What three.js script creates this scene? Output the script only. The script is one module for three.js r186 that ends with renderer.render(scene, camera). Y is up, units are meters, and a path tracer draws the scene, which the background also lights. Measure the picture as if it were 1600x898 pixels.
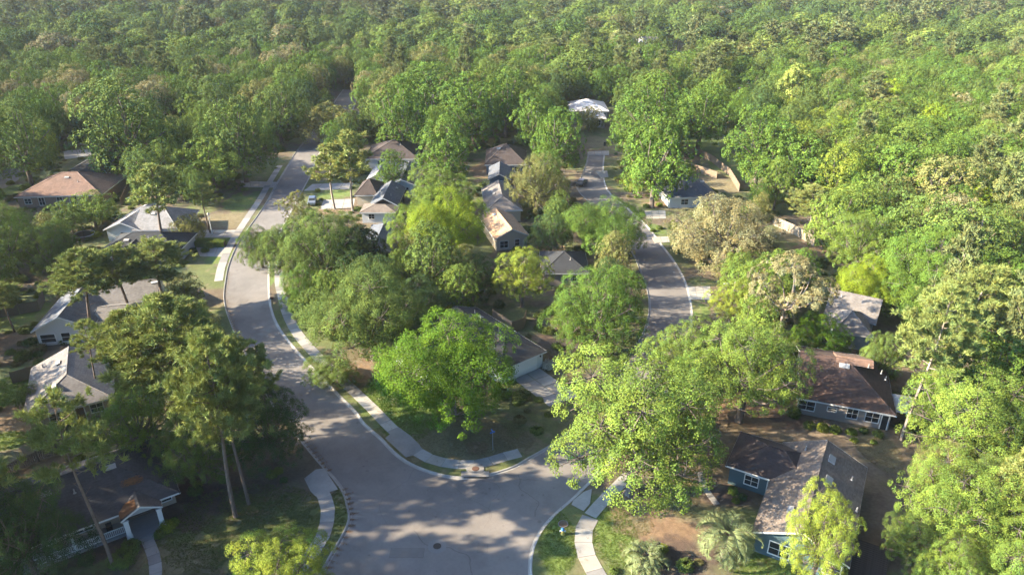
import * as THREE from 'three';
import { Sky } from 'three/addons/objects/Sky.js';
import { mergeGeometries } from 'three/addons/utils/BufferGeometryUtils.js';

// ---------------------------------------------------------------- camera, sky, sun, exposure
const scene = new THREE.Scene();
const camera = new THREE.PerspectiveCamera(44.05, 1024 / 574, 0.5, 9000);
camera.position.set(0, 55, 0);
camera.rotation.set(-25.901 * Math.PI / 180, 0, 0);
const renderer = new THREE.WebGLRenderer({ antialias: true });
renderer.toneMapping = THREE.LinearToneMapping;
renderer.toneMappingExposure = 4.7;
renderer.shadowMap.enabled = true;
const SUN_EL = 25 * Math.PI / 180, SUN_AZ = -4 * Math.PI / 180;           // from the west, level with the camera
const sunDir = new THREE.Vector3(-Math.cos(SUN_EL) * Math.cos(SUN_AZ), Math.sin(SUN_EL), -Math.cos(SUN_EL) * Math.sin(SUN_AZ));
const sky = new Sky();
sky.name = 'sky'; sky.scale.setScalar(8000);
sky.userData = { kind: 'structure', label: 'clear late afternoon sky with light haze', category: 'sky' };
Object.assign(sky.material.uniforms.sunPosition, { value: sunDir.clone() });
sky.material.uniforms.turbidity.value = 6; sky.material.uniforms.rayleigh.value = 1.0; sky.material.uniforms.mieCoefficient.value = 0.004;
scene.add(sky);
scene.environmentIntensity = 0.16;
const sun = new THREE.DirectionalLight(new THREE.Color(1.0, 0.84, 0.6), 5);
sun.position.copy(sunDir).multiplyScalar(600).add(new THREE.Vector3(0, 0, -120)); sun.target.position.set(0, 0, -120);
sun.castShadow = true; sun.shadow.mapSize.set(4096, 4096); sun.shadow.radius = 1.2;
Object.assign(sun.shadow.camera, { left: -260, right: 260, top: 260, bottom: -260, near: 1, far: 1400 });
scene.add(sun, sun.target);
scene.fog = new THREE.FogExp2(new THREE.Color(0.86, 0.93, 1.0), 0.00008);

// ---------------------------------------------------------------- layout, metres: x east, -z north, measured on the ground
const LAY = {"kerbWest":[[-17.81,-27.57],[-19.27,-36.69],[-19.22,-45.15],[-18.57,-49.65],[-18.08,-52.13],[-17.49,-54.72],[-17.3,-57.03],[-17.91,-58.93],[-18.86,-61.12],[-20.33,-63.22],[-22.68,-65.98],[-25.87,-70.02],[-30.99,-76.64],[-37.8,-87.6],[-44.63,-99.03],[-49.13,-108.02],[-51.68,-115.64],[-53.63,-122.69],[-55.68,-133.81],[-56.88,-148.75],[-57.69,-158.21],[-59.53,-171.83],[-61.32,-187.63],[-63.01,-203.31],[-64.15,-220.65],[-65.59,-247.64],[-68.97,-285.05],[-70.18,-301.32]],
"kerbEast":[[-65.66,-301.32],[-61.39,-285.05],[-56.69,-247.64],[-55.43,-224.78],[-56.01,-207.59],[-55.5,-197.83],[-53.16,-182.86],[-51.77,-169.25],[-50.06,-150.81],[-48.39,-135.54],[-46.97,-126.64],[-44.51,-117.82],[-41.75,-109.23],[-39.12,-102.7],[-36.62,-98.0],[-33.59,-93.43],[-29.37,-87.6],[-26.45,-83.92],[-23.32,-79.85],[-20.44,-76.22],[-18.78,-73.62],[-15.97,-70.39],[-14.02,-67.84],[-12.05,-65.98],[-10.0,-64.74],[-7.85,-63.86],[-5.99,-63.48],[-3.73,-63.65],[-1.87,-64.3],[0.22,-65.36],[1.89,-66.78],[5.49,-70.02],[9.5,-75.25],[13.68,-82.16],[17.54,-90.26],[20.18,-95.97],[22.56,-103.37],[23.78,-111.72],[23.84,-120.36],[23.84,-125.71],[23.01,-135.54],[21.08,-146.73],[18.28,-158.21],[16.27,-168.24],[17.12,-174.48],[19.13,-184.03],[20.92,-193.89],[22.05,-201.91]],
"kerbSouth":[[26.87,-201.91],[24.84,-187.63],[23.8,-177.2],[23.83,-166.74],[26.52,-155.09],[29.05,-143.98],[30.38,-132.12],[31.24,-122.69],[31.2,-114.31],[30.3,-106.82],[29.22,-101.17],[26.57,-92.1],[22.15,-82.63],[16.6,-73.22],[11.67,-66.21],[9.08,-62.9],[6.51,-59.71],[4.79,-57.78],[3.2,-55.48],[2.2,-53.04],[1.85,-50.51],[2.0,-47.99],[2.45,-45.15],[3.7,-36.69],[4.62,-27.57]],
"walkEast":{"c":[[-44.66,-124.49],[-41.55,-114.31],[-39.03,-108.02],[-36.92,-102.92],[-33.34,-96.27],[-31.08,-92.95],[-28.06,-88.92],[-25.13,-85.23],[-22.03,-81.39],[-17.82,-76.08],[-15.51,-72.96],[-13.0,-69.95],[-11.35,-67.96],[-9.28,-66.44],[-6.86,-65.75],[-4.64,-65.59],[-2.61,-66.22],[-0.5,-67.22],[0.96,-67.78]],
"w":1.56},
"walkWest":{"c":[[-22.71,-63.44],[-20.87,-60.62],[-19.92,-58.62],[-19.52,-56.61],[-19.45,-54.61],[-19.76,-53.0],[-20.57,-50.67],[-21.22,-48.29],[-21.06,-39.33],[-19.44,-29.6]],
"w":1.47},
"walkSouth":{"c":[[8.32,-57.17],[7.44,-55.23],[7.28,-53.13],[7.57,-51.3],[8.66,-48.25],[9.7,-42.03],[9.5,-31.78]],
"w":1.8},
"walkSouthUp":{"c":[[8.35,-57.41],[9.77,-59.37],[12.94,-63.27],[16.73,-68.43]],
"w":1.39},
"walkFar":{"c":[[-52.95,-115.64],[-54.91,-122.69],[-57.1,-134.16],[-58.79,-149.37],[-59.93,-160.5],[-61.8,-174.48],[-63.59,-189.47]],
"w":1.48},
"walkFront":{"c":[[-37.34,-54.07],[-35.67,-51.88],[-34.47,-49.65],[-33.75,-47.26]],
"w":1.13},
"walkTeal":{"c":[[21.73,-64.35],[21.54,-62.31],[21.96,-60.16],[22.28,-59.08]],
"w":0.7},
"rampEast":[[-15.6,-70.52],[-14.36,-72.82],[-12.59,-71.02],[-11.19,-69.16],[-10.86,-68.31],[-11.8,-67.25],[-12.59,-66.9]],
"rampWest":[[-22.75,-64.74],[-21.84,-64.96],[-19.43,-61.43],[-21.65,-60.31],[-22.42,-61.12],[-23.68,-63.22]],
"rampSouth":[[6.72,-59.71],[7.96,-61.02],[8.94,-61.53],[8.5,-59.22],[7.69,-58.06],[6.46,-59.03]],
"aprons":{"driveN":[[7.73,-81.69],[9.25,-82.0],[13.4,-76.64],[10.26,-74.56],[5.96,-78.37]]},
"drives":{"corner":{"q":[[0.0,-83.92],[3.95,-86.57],[9.04,-79.55],[4.88,-77.21]],
"n":2,"m":4},
"east":{"q":[[31.14,-113.53],[35.23,-113.53],[34.13,-108.26],[30.52,-108.26]],
"n":3,"m":2},
"eastfar":{"q":[[30.13,-152.92],[35.02,-153.35],[34.11,-147.93],[29.65,-147.53]],
"n":3,"m":2},
"eastfar2":{"q":[[28.91,-136.95],[32.56,-137.3],[32.2,-134.16],[29.08,-133.47]],
"n":2,"m":1},
"west1":{"q":[[-67.93,-140.95],[-58.15,-140.95],[-57.44,-136.59],[-67.49,-136.59]],
"n":4,"m":2},
"west2":{"q":[[-63.58,-131.79],[-56.66,-131.46],[-56.54,-126.64],[-60.77,-126.95]],
"n":3,"m":2},
"west3":{"q":[[-69.67,-175.56],[-59.67,-174.48],[-59.23,-169.76],[-67.05,-170.28]],
"n":4,"m":1},
"mid1":{"q":[[-50.47,-172.88],[-40.33,-173.94],[-39.92,-168.75],[-51.24,-167.24]],
"n":4,"m":1},
"mid2":{"q":[[-44.76,-160.5],[-37.36,-161.44],[-36.54,-155.09],[-43.88,-153.78]],
"n":3,"m":2},
"north1":{"q":[[21.88,-204.01],[28.51,-204.72],[27.91,-199.85],[21.85,-199.85]],
"n":3,"m":1},
"north2":{"q":[[22.2,-184.03],[25.52,-184.62],[25.16,-178.87],[23.2,-177.75]],
"n":2,"m":1},
"brown":{"q":[[-131.66,-204.72],[-121.52,-207.59],[-117.65,-201.91],[-125.88,-195.19]],
"n":3,"m":1}},
"streets":{"westStreet":[[-131.69,-166.74],[-143.46,-184.03],[-135.14,-187.63],[-130.53,-185.22],[-127.24,-177.2],[-126.1,-169.76]],
"farStreet":[[166.57,-567.35],[177.95,-536.32],[172.79,-520.0],[161.49,-549.21]]},
"patches":[[-27.91,-55.77,8.64,6.27,"grass"],
[-34.74,-59.25,4.17,4.39,"mulch"],
[-40.65,-53.7,3.9,3.42,"mulch"],
[-33.41,-51.14,4.42,2.4,"dry"],
[-19.02,-57.38,1.36,4.67,"grass"],
[-7.84,-70.21,10.19,4.35,"dry"],
[-13.13,-74.78,3.69,4.77,"lush"],
[-2.35,-70.12,4.7,3.1,"dry"],
[-4.26,-68.81,1.55,1.21,"straw"],
[-21.9,-86.12,2.74,5.06,"straw"],
[-18.08,-79.69,2.58,3.75,"lush"],
[-25.4,-89.45,2.82,3.22,"dry"],
[7.36,-86.97,4.59,5.12,"dry"],
[4.93,-95.0,1.78,1.57,"straw"],
[7.7,-92.22,3.85,3.74,"mulch"],
[4.55,-53.78,1.95,4.28,"lush"],
[10.52,-54.66,2.3,4.38,"lush"],
[14.59,-59.12,4.17,2.92,"straw"],
[15.95,-55.41,3.99,3.12,"straw"],
[12.77,-56.24,2.01,1.82,"dry"],
[15.92,-51.99,4.46,2.87,"mulch"],
[21.02,-51.96,2.54,2.46,"mulch"],
[25.21,-51.17,4.42,2.81,"lush"],
[18.48,-61.21,2.14,4.09,"dry"],
[23.46,-61.09,2.49,2.55,"mulch"],
[39.56,-62.66,3.24,7.36,"dirt"],
[38.11,-71.35,8.74,2.8,"dirt"],
[44.11,-69.04,2.33,4.85,"dry"],
[30.57,-75.41,4.96,4.14,"straw"],
[34.11,-52.85,2.57,3.35,"mulch"],
[35.05,-73.92,2.45,2.02,"mulch"],
[-80.48,-102.5,4.18,5.52,"lush"],
[-67.74,-82.05,3.52,4.69,"lush"],
[-62.77,-74.05,4.07,4.03,"straw"],
[-53.3,-70.08,4.7,2.48,"lush"],
[-61.93,-70.05,2.36,1.86,"lush"],
[-77.28,-94.08,2.44,2.89,"straw"],
[-66.0,-188.07,5.21,9.76,"grass"],
[-63.69,-158.56,4.5,8.18,"lush"],
[-63.25,-146.91,5.62,5.59,"dry"],
[-57.16,-126.73,3.1,3.74,"lush"],
[-62.2,-136.67,5.29,3.54,"lush"],
[-42.78,-165.34,4.66,3.91,"lush"],
[-40.96,-153.89,4.39,4.32,"straw"],
[-43.5,-118.87,0.94,8.4,"lush"],
[-39.06,-113.44,1.58,7.78,"dry"],
[34.48,-115.14,2.87,2.13,"grass"],
[31.37,-104.58,1.91,3.2,"lush"],
[41.15,-118.46,3.53,3.35,"straw"],
[23.24,-194.08,2.86,6.45,"lush"],
[25.48,-215.35,4.89,7.76,"dry"],
[29.89,-141.01,2.72,3.36,"lush"],
[32.81,-157.34,3.28,2.69,"straw"],
[21.16,-118.48,1.77,3.91,"grass"],
[21.14,-114.36,0.92,2.64,"mulch"],
[59.6,-212.68,7.69,22.58,"lush"],
[60.79,-188.47,6.95,13.44,"lush"],
[51.49,-171.97,9.65,5.23,"dry"],
[82.9,-102.99,6.22,15.39,"dirt"],
[86.25,-108.28,4.37,6.02,"straw"],
[76.67,-93.16,4.85,3.8,"dirt"],
[59.81,-137.62,5.32,7.14,"dry"],
[59.87,-130.6,3.82,4.59,"straw"],
[-123.85,-166.87,4.7,4.96,"lush"],
[-101.37,-171.97,4.83,5.23,"lush"],
[-27.17,-183.18,3.39,8.16,"straw"],
[-7.75,-186.49,3.44,12.01,"straw"],
[-4.76,-141.16,1.63,5.97,"lush"],
[-2.35,-118.52,3.53,4.47,"mulch"],
[7.64,-130.51,3.82,2.62,"straw"],
[80.19,-221.72,8.01,16.29,"dry"],
[57.13,-220.92,4.01,8.12,"lush"],
[-88.58,-166.99,6.27,6.95,"straw"],
[53.6,-76.66,2.52,1.41,"straw"],
[49.29,-90.27,2.85,1.09,"straw"]],
"houses":{"porch":[{"x":-44.87,"z":-58.16,"a":0.5977,"L":16,"D":11.5,"he":2.8,"ridge":"x","ends":"gh","pitch":0.5,"o":0.45}],
"hip":[{"x":-58.33,"z":-78.97,"a":0.4802,"L":10,"D":13,"he":2.6,"ridge":"z","ends":"gh","pitch":0.42,"o":0.45}],
"gable":[{"x":-68.76,"z":-99.38,"a":0.1846,"L":8.56,"D":13,"he":2.7,"ridge":"z","ends":"gg","pitch":0.5,"o":0.45},{"x":-63.58,"z":-105.7,"a":0.2761,"L":9.83,"D":9,"he":2.7,"ridge":"x","ends":"gg","pitch":0.42,"o":0.45},{"x":-62.64,"z":-99.19,"a":0.2133,"L":4.82,"D":6,"he":2.5,"ridge":"x","ends":"gg","pitch":0.35,"o":0.45}],
"grey":[{"x":-72.44,"z":-140.11,"a":0.0388,"L":9.29,"D":12,"he":2.6,"ridge":"x","ends":"gh","pitch":0.5,"o":0.45},{"x":-78.59,"z":-140.6,"a":-0.0453,"L":7.95,"D":13,"he":2.6,"ridge":"z","ends":"gg","pitch":0.42,"o":0.45}],
"black":[{"x":-70.43,"z":-127.45,"a":0.0405,"L":15.06,"D":10,"he":2.6,"ridge":"x","ends":"hh","pitch":0.45,"o":0.45},{"x":-71.64,"z":-124.84,"a":0.0897,"L":6.59,"D":9,"he":2.6,"ridge":"z","ends":"gg","pitch":0.45,"o":0.45}],
"brown":[{"x":-105.03,"z":-163.58,"a":0.0951,"L":19.28,"D":16,"he":2.6,"ridge":"x","ends":"hh","pitch":0.42,"o":0.45}],
"dark":[{"x":-107.6,"z":-180.64,"a":0.0915,"L":12.04,"D":14,"he":2.6,"ridge":"x","ends":"hh","pitch":0.4,"o":0.45}],
"midH":[{"x":-28.37,"z":-155.23,"a":-0.0,"L":6.49,"D":13,"he":2.7,"ridge":"z","ends":"gg","pitch":0.55,"o":0.45},{"x":-28.97,"z":-147.76,"a":-0.0,"L":8.01,"D":6,"he":2.5,"ridge":"x","ends":"hh","pitch":0.3,"o":0.45},{"x":-33.61,"z":-161.07,"a":-0.0,"L":5.44,"D":10,"he":2.6,"ridge":"x","ends":"hh","pitch":0.5,"o":0.45}],
"midI":[{"x":-32.56,"z":-194.09,"a":-0.0,"L":15.29,"D":15,"he":2.6,"ridge":"x","ends":"hh","pitch":0.45,"o":0.45},{"x":-33.13,"z":-173.3,"a":-0.0,"L":5.34,"D":10,"he":2.6,"ridge":"z","ends":"gg","pitch":0.5,"o":0.45},{"x":-26.52,"z":-171.71,"a":-0.0,"L":7.06,"D":16,"he":2.6,"ridge":"z","ends":"gg","pitch":0.4,"o":0.45}],
"blueJ":[{"x":-25.75,"z":-130.06,"a":-0.0,"L":6.25,"D":14,"he":2.6,"ridge":"z","ends":"hg","pitch":0.5,"o":0.45}],
"tanK":[{"x":-1.73,"z":-136.14,"a":0.2823,"L":7.22,"D":13,"he":2.7,"ridge":"z","ends":"gg","pitch":0.5,"o":0.45}],
"greyL":[{"x":-2.45,"z":-153.37,"a":0.1007,"L":8.06,"D":16,"he":2.7,"ridge":"z","ends":"gh","pitch":0.5,"o":0.45}],
"blueM":[{"x":-3.13,"z":-173.48,"a":-0.0,"L":5.65,"D":11,"he":2.7,"ridge":"z","ends":"gg","pitch":0.5,"o":0.45},{"x":-1.58,"z":-188.26,"a":-0.0,"L":11.19,"D":15,"he":2.7,"ridge":"x","ends":"hh","pitch":0.5,"o":0.45}],
"corner":[{"x":-3.59,"z":-91.0,"a":0.6673,"L":8.5,"D":17,"he":2.6,"ridge":"z","ends":"gh","pitch":0.4,"o":0.45},{"x":-8.9,"z":-88.64,"a":0.6673,"L":14,"D":11,"he":2.6,"ridge":"x","ends":"gh","pitch":0.42,"o":0.45}],
"shedO":[{"x":9.45,"z":-118.32,"a":-0.0,"L":8.55,"D":10,"he":2.6,"ridge":"x","ends":"hh","pitch":0.42,"o":0.45}],
"whiteP":[{"x":26.5,"z":-252.94,"a":-0.0,"L":13.57,"D":16,"he":3,"ridge":"x","ends":"hh","pitch":0.32,"o":0.45},{"x":27.55,"z":-238.19,"a":-0.0,"L":6.91,"D":10,"he":3,"ridge":"z","ends":"gh","pitch":0.3,"o":0.45}],
"slateQ":[{"x":41.13,"z":-161.19,"a":0.0764,"L":11.92,"D":13,"he":2.6,"ridge":"x","ends":"hh","pitch":0.5,"o":0.45}],
"teal":[{"x":31.45,"z":-57.14,"a":-0.5173,"L":9.0,"D":16,"he":2.7,"ridge":"z","ends":"gg","pitch":0.46,"o":0.45},{"x":29.38,"z":-63.13,"a":-0.5173,"L":9,"D":7,"he":2.7,"ridge":"x","ends":"hh","pitch":0.5,"o":0.45}],
"brownS":[{"x":44.21,"z":-80.11,"a":-0.3435,"L":11.61,"D":14,"he":2.6,"ridge":"x","ends":"gh","pitch":0.42,"o":0.45}],
"greyR":[{"x":54.51,"z":-100.41,"a":-0.5422,"L":7.5,"D":8.5,"he":2.6,"ridge":"x","ends":"gg","pitch":0.55,"o":0.45},{"x":51.8,"z":-95.47,"a":-0.28,"L":5.54,"D":8,"he":2.6,"ridge":"x","ends":"hh","pitch":0.5,"o":0.45}],
"far1":[{"x":77.57,"z":-338.39,"a":-0.0,"L":9.8,"D":16,"he":2.6,"ridge":"x","ends":"hh","pitch":0.5,"o":0.45}],
"far2":[{"x":91.95,"z":-279.57,"a":-0.0,"L":11.56,"D":16,"he":2.6,"ridge":"x","ends":"hh","pitch":0.5,"o":0.45}],
"far3":[{"x":91.77,"z":-313.31,"a":0.3501,"L":8.92,"D":16,"he":2.6,"ridge":"x","ends":"gg","pitch":0.5,"o":0.45}],
"far4":[{"x":76.53,"z":-417.44,"a":0.295,"L":9.35,"D":16,"he":4.5,"ridge":"x","ends":"gg","pitch":0.4,"o":0.45}],
"far5":[{"x":126.03,"z":-308.28,"a":-0.0,"L":6.35,"D":14,"he":2.6,"ridge":"x","ends":"hh","pitch":0.5,"o":0.45}],
"far6":[{"x":141.31,"z":-314.33,"a":-0.0,"L":4.31,"D":14,"he":2.6,"ridge":"x","ends":"hh","pitch":0.5,"o":0.45}]},
"fill":[[-48.93,-93.5,7.83,2.72,"oak","mid"],
[8.72,-259.82,12.9,5.1,"oak","light"],
[94.51,-259.25,9.41,3.83,"oak","mid"],
[-117.05,-146.34,13.94,5.05,"oak","mid"],
[-40.61,-75.09,7.43,2.99,"oak","olive"],
[-89.88,-193.6,12.08,4.95,"oak","mid"],
[42.81,-105.79,10.7,3.6,"oak","light"],
[-12.04,-113.64,7.42,2.84,"oak","mid"],
[-127.27,-190.9,11.88,4.01,"oak","yellow"],
[-74.26,-231.28,13.64,6.5,"oak","mid"],
[-83.15,-167.64,13.37,5.32,"oak","light"],
[-115.6,-217.92,10.11,3.26,"oak","light"],
[72.15,-176.71,15.43,5.88,"oak","yellow"],
[38.29,-102.95,9.85,3.86,"oak","light"],
[61.98,-60.8,12.38,4.4,"oak","mid"],
[89.87,-249.44,15.33,5.96,"oak","mid"],
[-41.93,-252.73,16.86,6.1,"oak","olive"],
[11.39,-190.24,12.5,4.12,"oak","light"],
[86.7,-201.93,9.48,3.6,"oak","fresh"],
[34.93,-171.36,9.15,2.83,"oak","mid"],
[31.98,-179.32,9.96,4.03,"oak","light"],
[93.82,-206.44,8.54,3.34,"oak","yellow"],
[-142.36,-183.12,8.78,2.94,"oak","light"],
[82.65,-184.9,14.84,6.19,"oak","mid"],
[19.66,-66.6,9.46,3.16,"oak","light"],
[-44.78,-240.0,11.89,3.92,"oak","light"],
[-34.44,-249.57,9.9,4.24,"oak","olive"],
[-81.06,-90.76,11.71,4.39,"oak","dark"],
[-99.78,-212.68,7.69,2.64,"oak","mid"],
[-101.24,-124.24,10.06,3.79,"oak","olive"],
[48.41,-136.73,8.27,3.01,"oak","mid"],
[-93.53,-215.01,9.92,3.38,"oak","mid"],
[80.92,-217.81,8.88,3.3,"oak","dark"],
[-145.04,-196.15,8.56,3.48,"oak","fresh"],
[41.42,-213.36,7.45,2.67,"oak","mid"],
[89.62,-197.37,10.44,3.79,"oak","fresh"],
[-89.47,-165.52,11.35,3.75,"oak","dark"],
[-114.15,-206.26,12.7,6.03,"oak","fresh"],
[-123.62,-158.51,8.95,3.47,"oak","olive"],
[-95.58,-195.42,11.41,3.77,"oak","light"],
[8.25,-157.29,10.31,4.67,"oak","light"],
[-76.79,-178.99,10.87,4.9,"oak","olive"],
[-44.62,-88.76,9.46,3.22,"oak","olive"],
[-190.01,-245.61,10.57,4.2,"oak","mid"],
[-166.49,-210.7,11.08,3.94,"oak","dark"],
[-22.88,-97.17,8.7,2.88,"oak","mid"],
[67.8,-230.0,8.12,3.17,"oak","mid"],
[67.6,-186.06,7.61,2.69,"oak","mid"],
[-103.4,-218.44,7.76,2.6,"oak","mid"],
[78.96,-227.57,15.24,5.28,"oak","dark"],
[-8.24,-241.89,9.94,3.23,"oak","dark"],
[-97.79,-111.19,9.08,2.85,"oak","mid"],
[46.75,-212.51,11.22,3.68,"oak","dark"],
[-41.5,-232.53,15.74,5.73,"oak","olive"],
[-99.74,-224.84,12.77,6.15,"oak","light"],
[-22.85,-102.94,11.19,4.04,"oak","dark"],
[-125.7,-218.46,7.67,3.01,"oak","mid"],
[-26.63,-215.44,7.44,2.66,"oak","mid"],
[-81.7,-205.58,13.37,4.95,"oak","fresh"],
[-18.43,-198.32,8.0,2.85,"oak","mid"],
[-125.19,-150.55,9.31,3.45,"oak","light"],
[9.16,-245.13,8.35,2.9,"oak","fresh"],
[11.31,-239.38,13.31,6.29,"oak","fresh"],
[-0.36,-248.79,12.86,5.15,"oak","fresh"],
[-47.61,-202.78,11.97,4.44,"oak","mid"],
[48.08,-246.9,17,6.15,"oak","light"],
[-180.32,-230.31,16.05,5.98,"oak","olive"],
[83.28,-242.7,11.21,4.61,"oak","mid"],
[-16.5,-138.28,10.73,4.37,"oak","light"],
[92.96,-216.15,10.76,3.76,"oak","yellow"],
[104.2,-247.49,9.79,3.63,"oak","light"],
[-81.79,-195.97,9.43,3.04,"oak","mid"],
[99.59,-252.68,11.9,5.56,"oak","fresh"],
[54.59,-260.22,14.92,5.51,"oak","olive"],
[-66.77,-67.06,15.07,5.9,"oak","dark"],
[-69.75,-255.17,9.07,3.07,"oak","olive"],
[-135.75,-217.87,8.69,3.18,"oak","light"],
[-23.51,-239.72,9.68,3.75,"oak","dark"],
[-1.66,-255.73,12.38,5.11,"oak","mid"],
[39.04,-224.18,13.76,4.99,"oak","light"],
[61.4,-238.27,12.52,4.44,"oak","light"],
[82.84,-210.33,13.73,5.63,"oak","mid"],
[-61.85,-61.07,11.19,4.21,"oak","mid"],
[35.75,-202.14,12.89,6.14,"oak","mid"],
[-11.06,-227.74,14.96,5.51,"oak","mid"],
[102.66,-257.43,8.69,3.55,"oak","yellow"],
[49.17,-55.79,9.23,3.98,"oak","mid"],
[-126.1,-162.7,12.15,4.23,"oak","olive"],
[-130.73,-161.93,7.61,3.07,"oak","mid"],
[-92.29,-124.18,8.23,2.75,"oak","mid"],
[-89.11,-185.93,8.52,3.08,"oak","dark"],
[44.48,-198.05,12.0,4.47,"oak","mid"],
[90.25,-232.31,10.38,3.32,"oak","yellow"],
[-139.41,-187.8,14.04,5.23,"oak","mid"],
[-52.92,-48.96,13.32,5.79,"oak","fresh"],
[73.52,-167.38,9.27,3.21,"oak","fresh"],
[-42.69,-83.05,7.47,3.06,"oak","mid"],
[-81.38,-212.9,14.28,6.11,"oak","dark"],
[-152.5,-196.19,10.09,4.02,"oak","light"],
[84.06,-178.75,7.92,3.22,"oak","olive"],
[39.03,-132.54,9.34,3.41,"oak","mid"],
[-145.34,-179.16,10.26,3.55,"oak","fresh"],
[41.89,-235.73,9.22,3.06,"oak","fresh"],
[1.16,-238.66,15.46,6.41,"oak","mid"],
[-108.67,-126.72,9.47,3.03,"oak","mid"],
[16.57,-99.28,10.83,3.82,"oak","fresh"],
[-23.28,-259.56,8.53,3.27,"oak","light"],
[54.88,-227.1,7.07,2.61,"oak","light"],
[101.1,-242.46,10.44,3.94,"oak","yellow"],
[78.82,-194.34,7.44,2.96,"oak","mid"],
[-135.67,-203.3,10.49,4.67,"oak","mid"],
[-92.36,-102.91,12.07,4.72,"oak","dark"],
[44.01,-220.48,11.74,4.53,"oak","mid"],
[-119.57,-218.61,8.22,3.14,"oak","dark"],
[78.5,-163.06,16.79,6.36,"oak","light"],
[-78.14,-186.31,13.85,6.19,"oak","fresh"],
[-13.4,-256.0,11.32,5.09,"oak","fresh"],
[-85.21,-160.54,13.46,6.28,"oak","mid"],
[66.56,-238.54,9.05,3.68,"oak","fresh"],
[-99.87,-191.46,13.97,4.8,"oak","fresh"],
[-137.64,-210.33,15.05,5.35,"oak","fresh"],
[-57.22,-55.65,15.8,6.04,"oak","mid"],
[-111.88,-142.3,7.35,2.75,"oak","fresh"],
[85.23,-228.84,12.42,4.45,"oak","fresh"],
[-100.86,-204.34,8.13,2.85,"oak","light"],
[2.88,-229.63,12.85,5.42,"oak","yellow"],
[54.77,-240.33,7.41,2.9,"oak","dark"],
[-15.45,-187.55,13.48,4.75,"oak","dark"],
[-134.84,-174.31,12.45,4.45,"oak","mid"],
[79.5,-200.92,10.16,3.47,"oak","light"],
[9.15,-164.28,11.36,3.85,"oak","fresh"],
[-85.13,-198.35,8.93,3.14,"oak","fresh"],
[-36.02,-238.36,17,6.48,"oak","fresh"],
[92.74,-223.97,13.19,5.63,"oak","mid"],
[-18.53,-193.72,11.77,4.44,"oak","olive"],
[-105.98,-199.23,10.95,4.78,"oak","dark"],
[-82.19,-179.81,10.23,3.9,"oak","dark"],
[-61.5,-230.06,9.0,3.1,"oak","light"],
[11.56,-209.0,10.91,3.59,"oak","fresh"],
[-68.68,-238.44,15.59,5.61,"oak","dark"],
[14.52,-231.43,9.97,3.17,"oak","mid"],
[-69.41,-247.65,9.26,3.99,"oak","mid"],
[9.16,-135.85,9.49,3.04,"oak","mid"],
[31.69,-168.3,7.23,2.82,"oak","olive"],
[-82.98,-232.9,15.87,6.26,"oak","olive"],
[14.09,-249.3,12.16,5.32,"oak","dark"],
[-47.77,-191.4,9.28,3.61,"oak","dark"],
[46.69,-257.23,15.68,6.05,"oak","mid"],
[-70.84,-154.29,9.58,2.96,"oak","mid"],
[96.09,-233.73,15.51,5.72,"oak","mid"],
[-89.25,-109.69,13.17,5.53,"oak","mid"],
[73.23,-258.39,15.59,5.99,"oak","light"],
[7.62,-208.22,7.52,2.64,"oak","fresh"],
[-84.17,-224.84,8.94,3.26,"oak","fresh"],
[-23.83,-253.62,7.73,2.82,"oak","dark"],
[42.66,-228.48,8.88,3.48,"oak","fresh"],
[-71.4,-205.37,9.52,3.11,"oak","fresh"],
[-201.21,-260.89,7.52,3.01,"oak","mid"],
[-43.4,-246.58,9.75,3.95,"oak","olive"],
[11.11,-227.26,14.32,4.91,"oak","mid"],
[54.4,-54.83,8.62,3.13,"oak","fresh"],
[35.29,-228.71,7.61,2.7,"oak","dark"],
[-44.12,-188.4,9.4,3.04,"oak","mid"],
[-91.7,-221.65,17,6.48,"oak","mid"],
[16.04,-257.85,13.9,5.57,"oak","dark"],
[79.45,-237.64,9.26,3.3,"oak","light"],
[72.1,-182.57,9.65,3.28,"oak","fresh"],
[65.34,-251.55,10.17,3.36,"oak","fresh"],
[-110.45,-225.45,14.2,5.9,"oak","dark"],
[-139.08,-195.68,11.24,4.49,"oak","mid"],
[-136.78,-168.2,9.36,3.77,"oak","light"],
[-23.55,-247.1,9.33,3.75,"oak","yellow"],
[-185.35,-235.3,10.03,4.43,"oak","light"],
[59.26,-244.6,8.3,3.57,"oak","dark"],
[71.07,-245.73,11.01,3.86,"oak","mid"],
[21.91,-73.89,10.06,3.67,"oak","fresh"],
[40.77,-98.95,10.04,3.45,"oak","light"],
[-151.74,-190.34,9.62,4.04,"oak","olive"],
[-73.72,-77.09,11.7,5.2,"oak","fresh"],
[-90.88,-208.67,13.58,4.86,"oak","light"],
[73.86,-191.0,16.11,5.96,"oak","mid"],
[17.92,-114.6,10.49,3.62,"oak","olive"],
[8.26,-172.38,11.19,3.92,"oak","fresh"],
[48.44,-108.62,9.74,3.31,"oak","fresh"],
[-112.45,-137.18,8.43,2.94,"oak","fresh"],
[-17.24,-117.59,9.07,3.04,"oak","olive"],
[72.37,-150.81,16.39,6.13,"oak","yellow"],
[49.59,-219.78,12.46,4.18,"oak","mid"],
[81.99,-204.5,8.49,3.29,"oak","mid"],
[-119.73,-213.73,10.34,4.44,"oak","fresh"],
[-98.72,-218.47,8.71,3.04,"oak","light"],
[-9.01,-261.34,7.04,2.78,"oak","dark"],
[-76.46,-81.66,8.27,3.1,"oak","mid"],
[6.61,-214.05,12.5,4.39,"oak","dark"],
[-12.1,-133.49,8.68,3.8,"oak","fresh"],
[77.39,-214.45,11.81,4.08,"oak","fresh"],
[-120.17,-152.75,12.42,4.54,"oak","light"],
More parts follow.
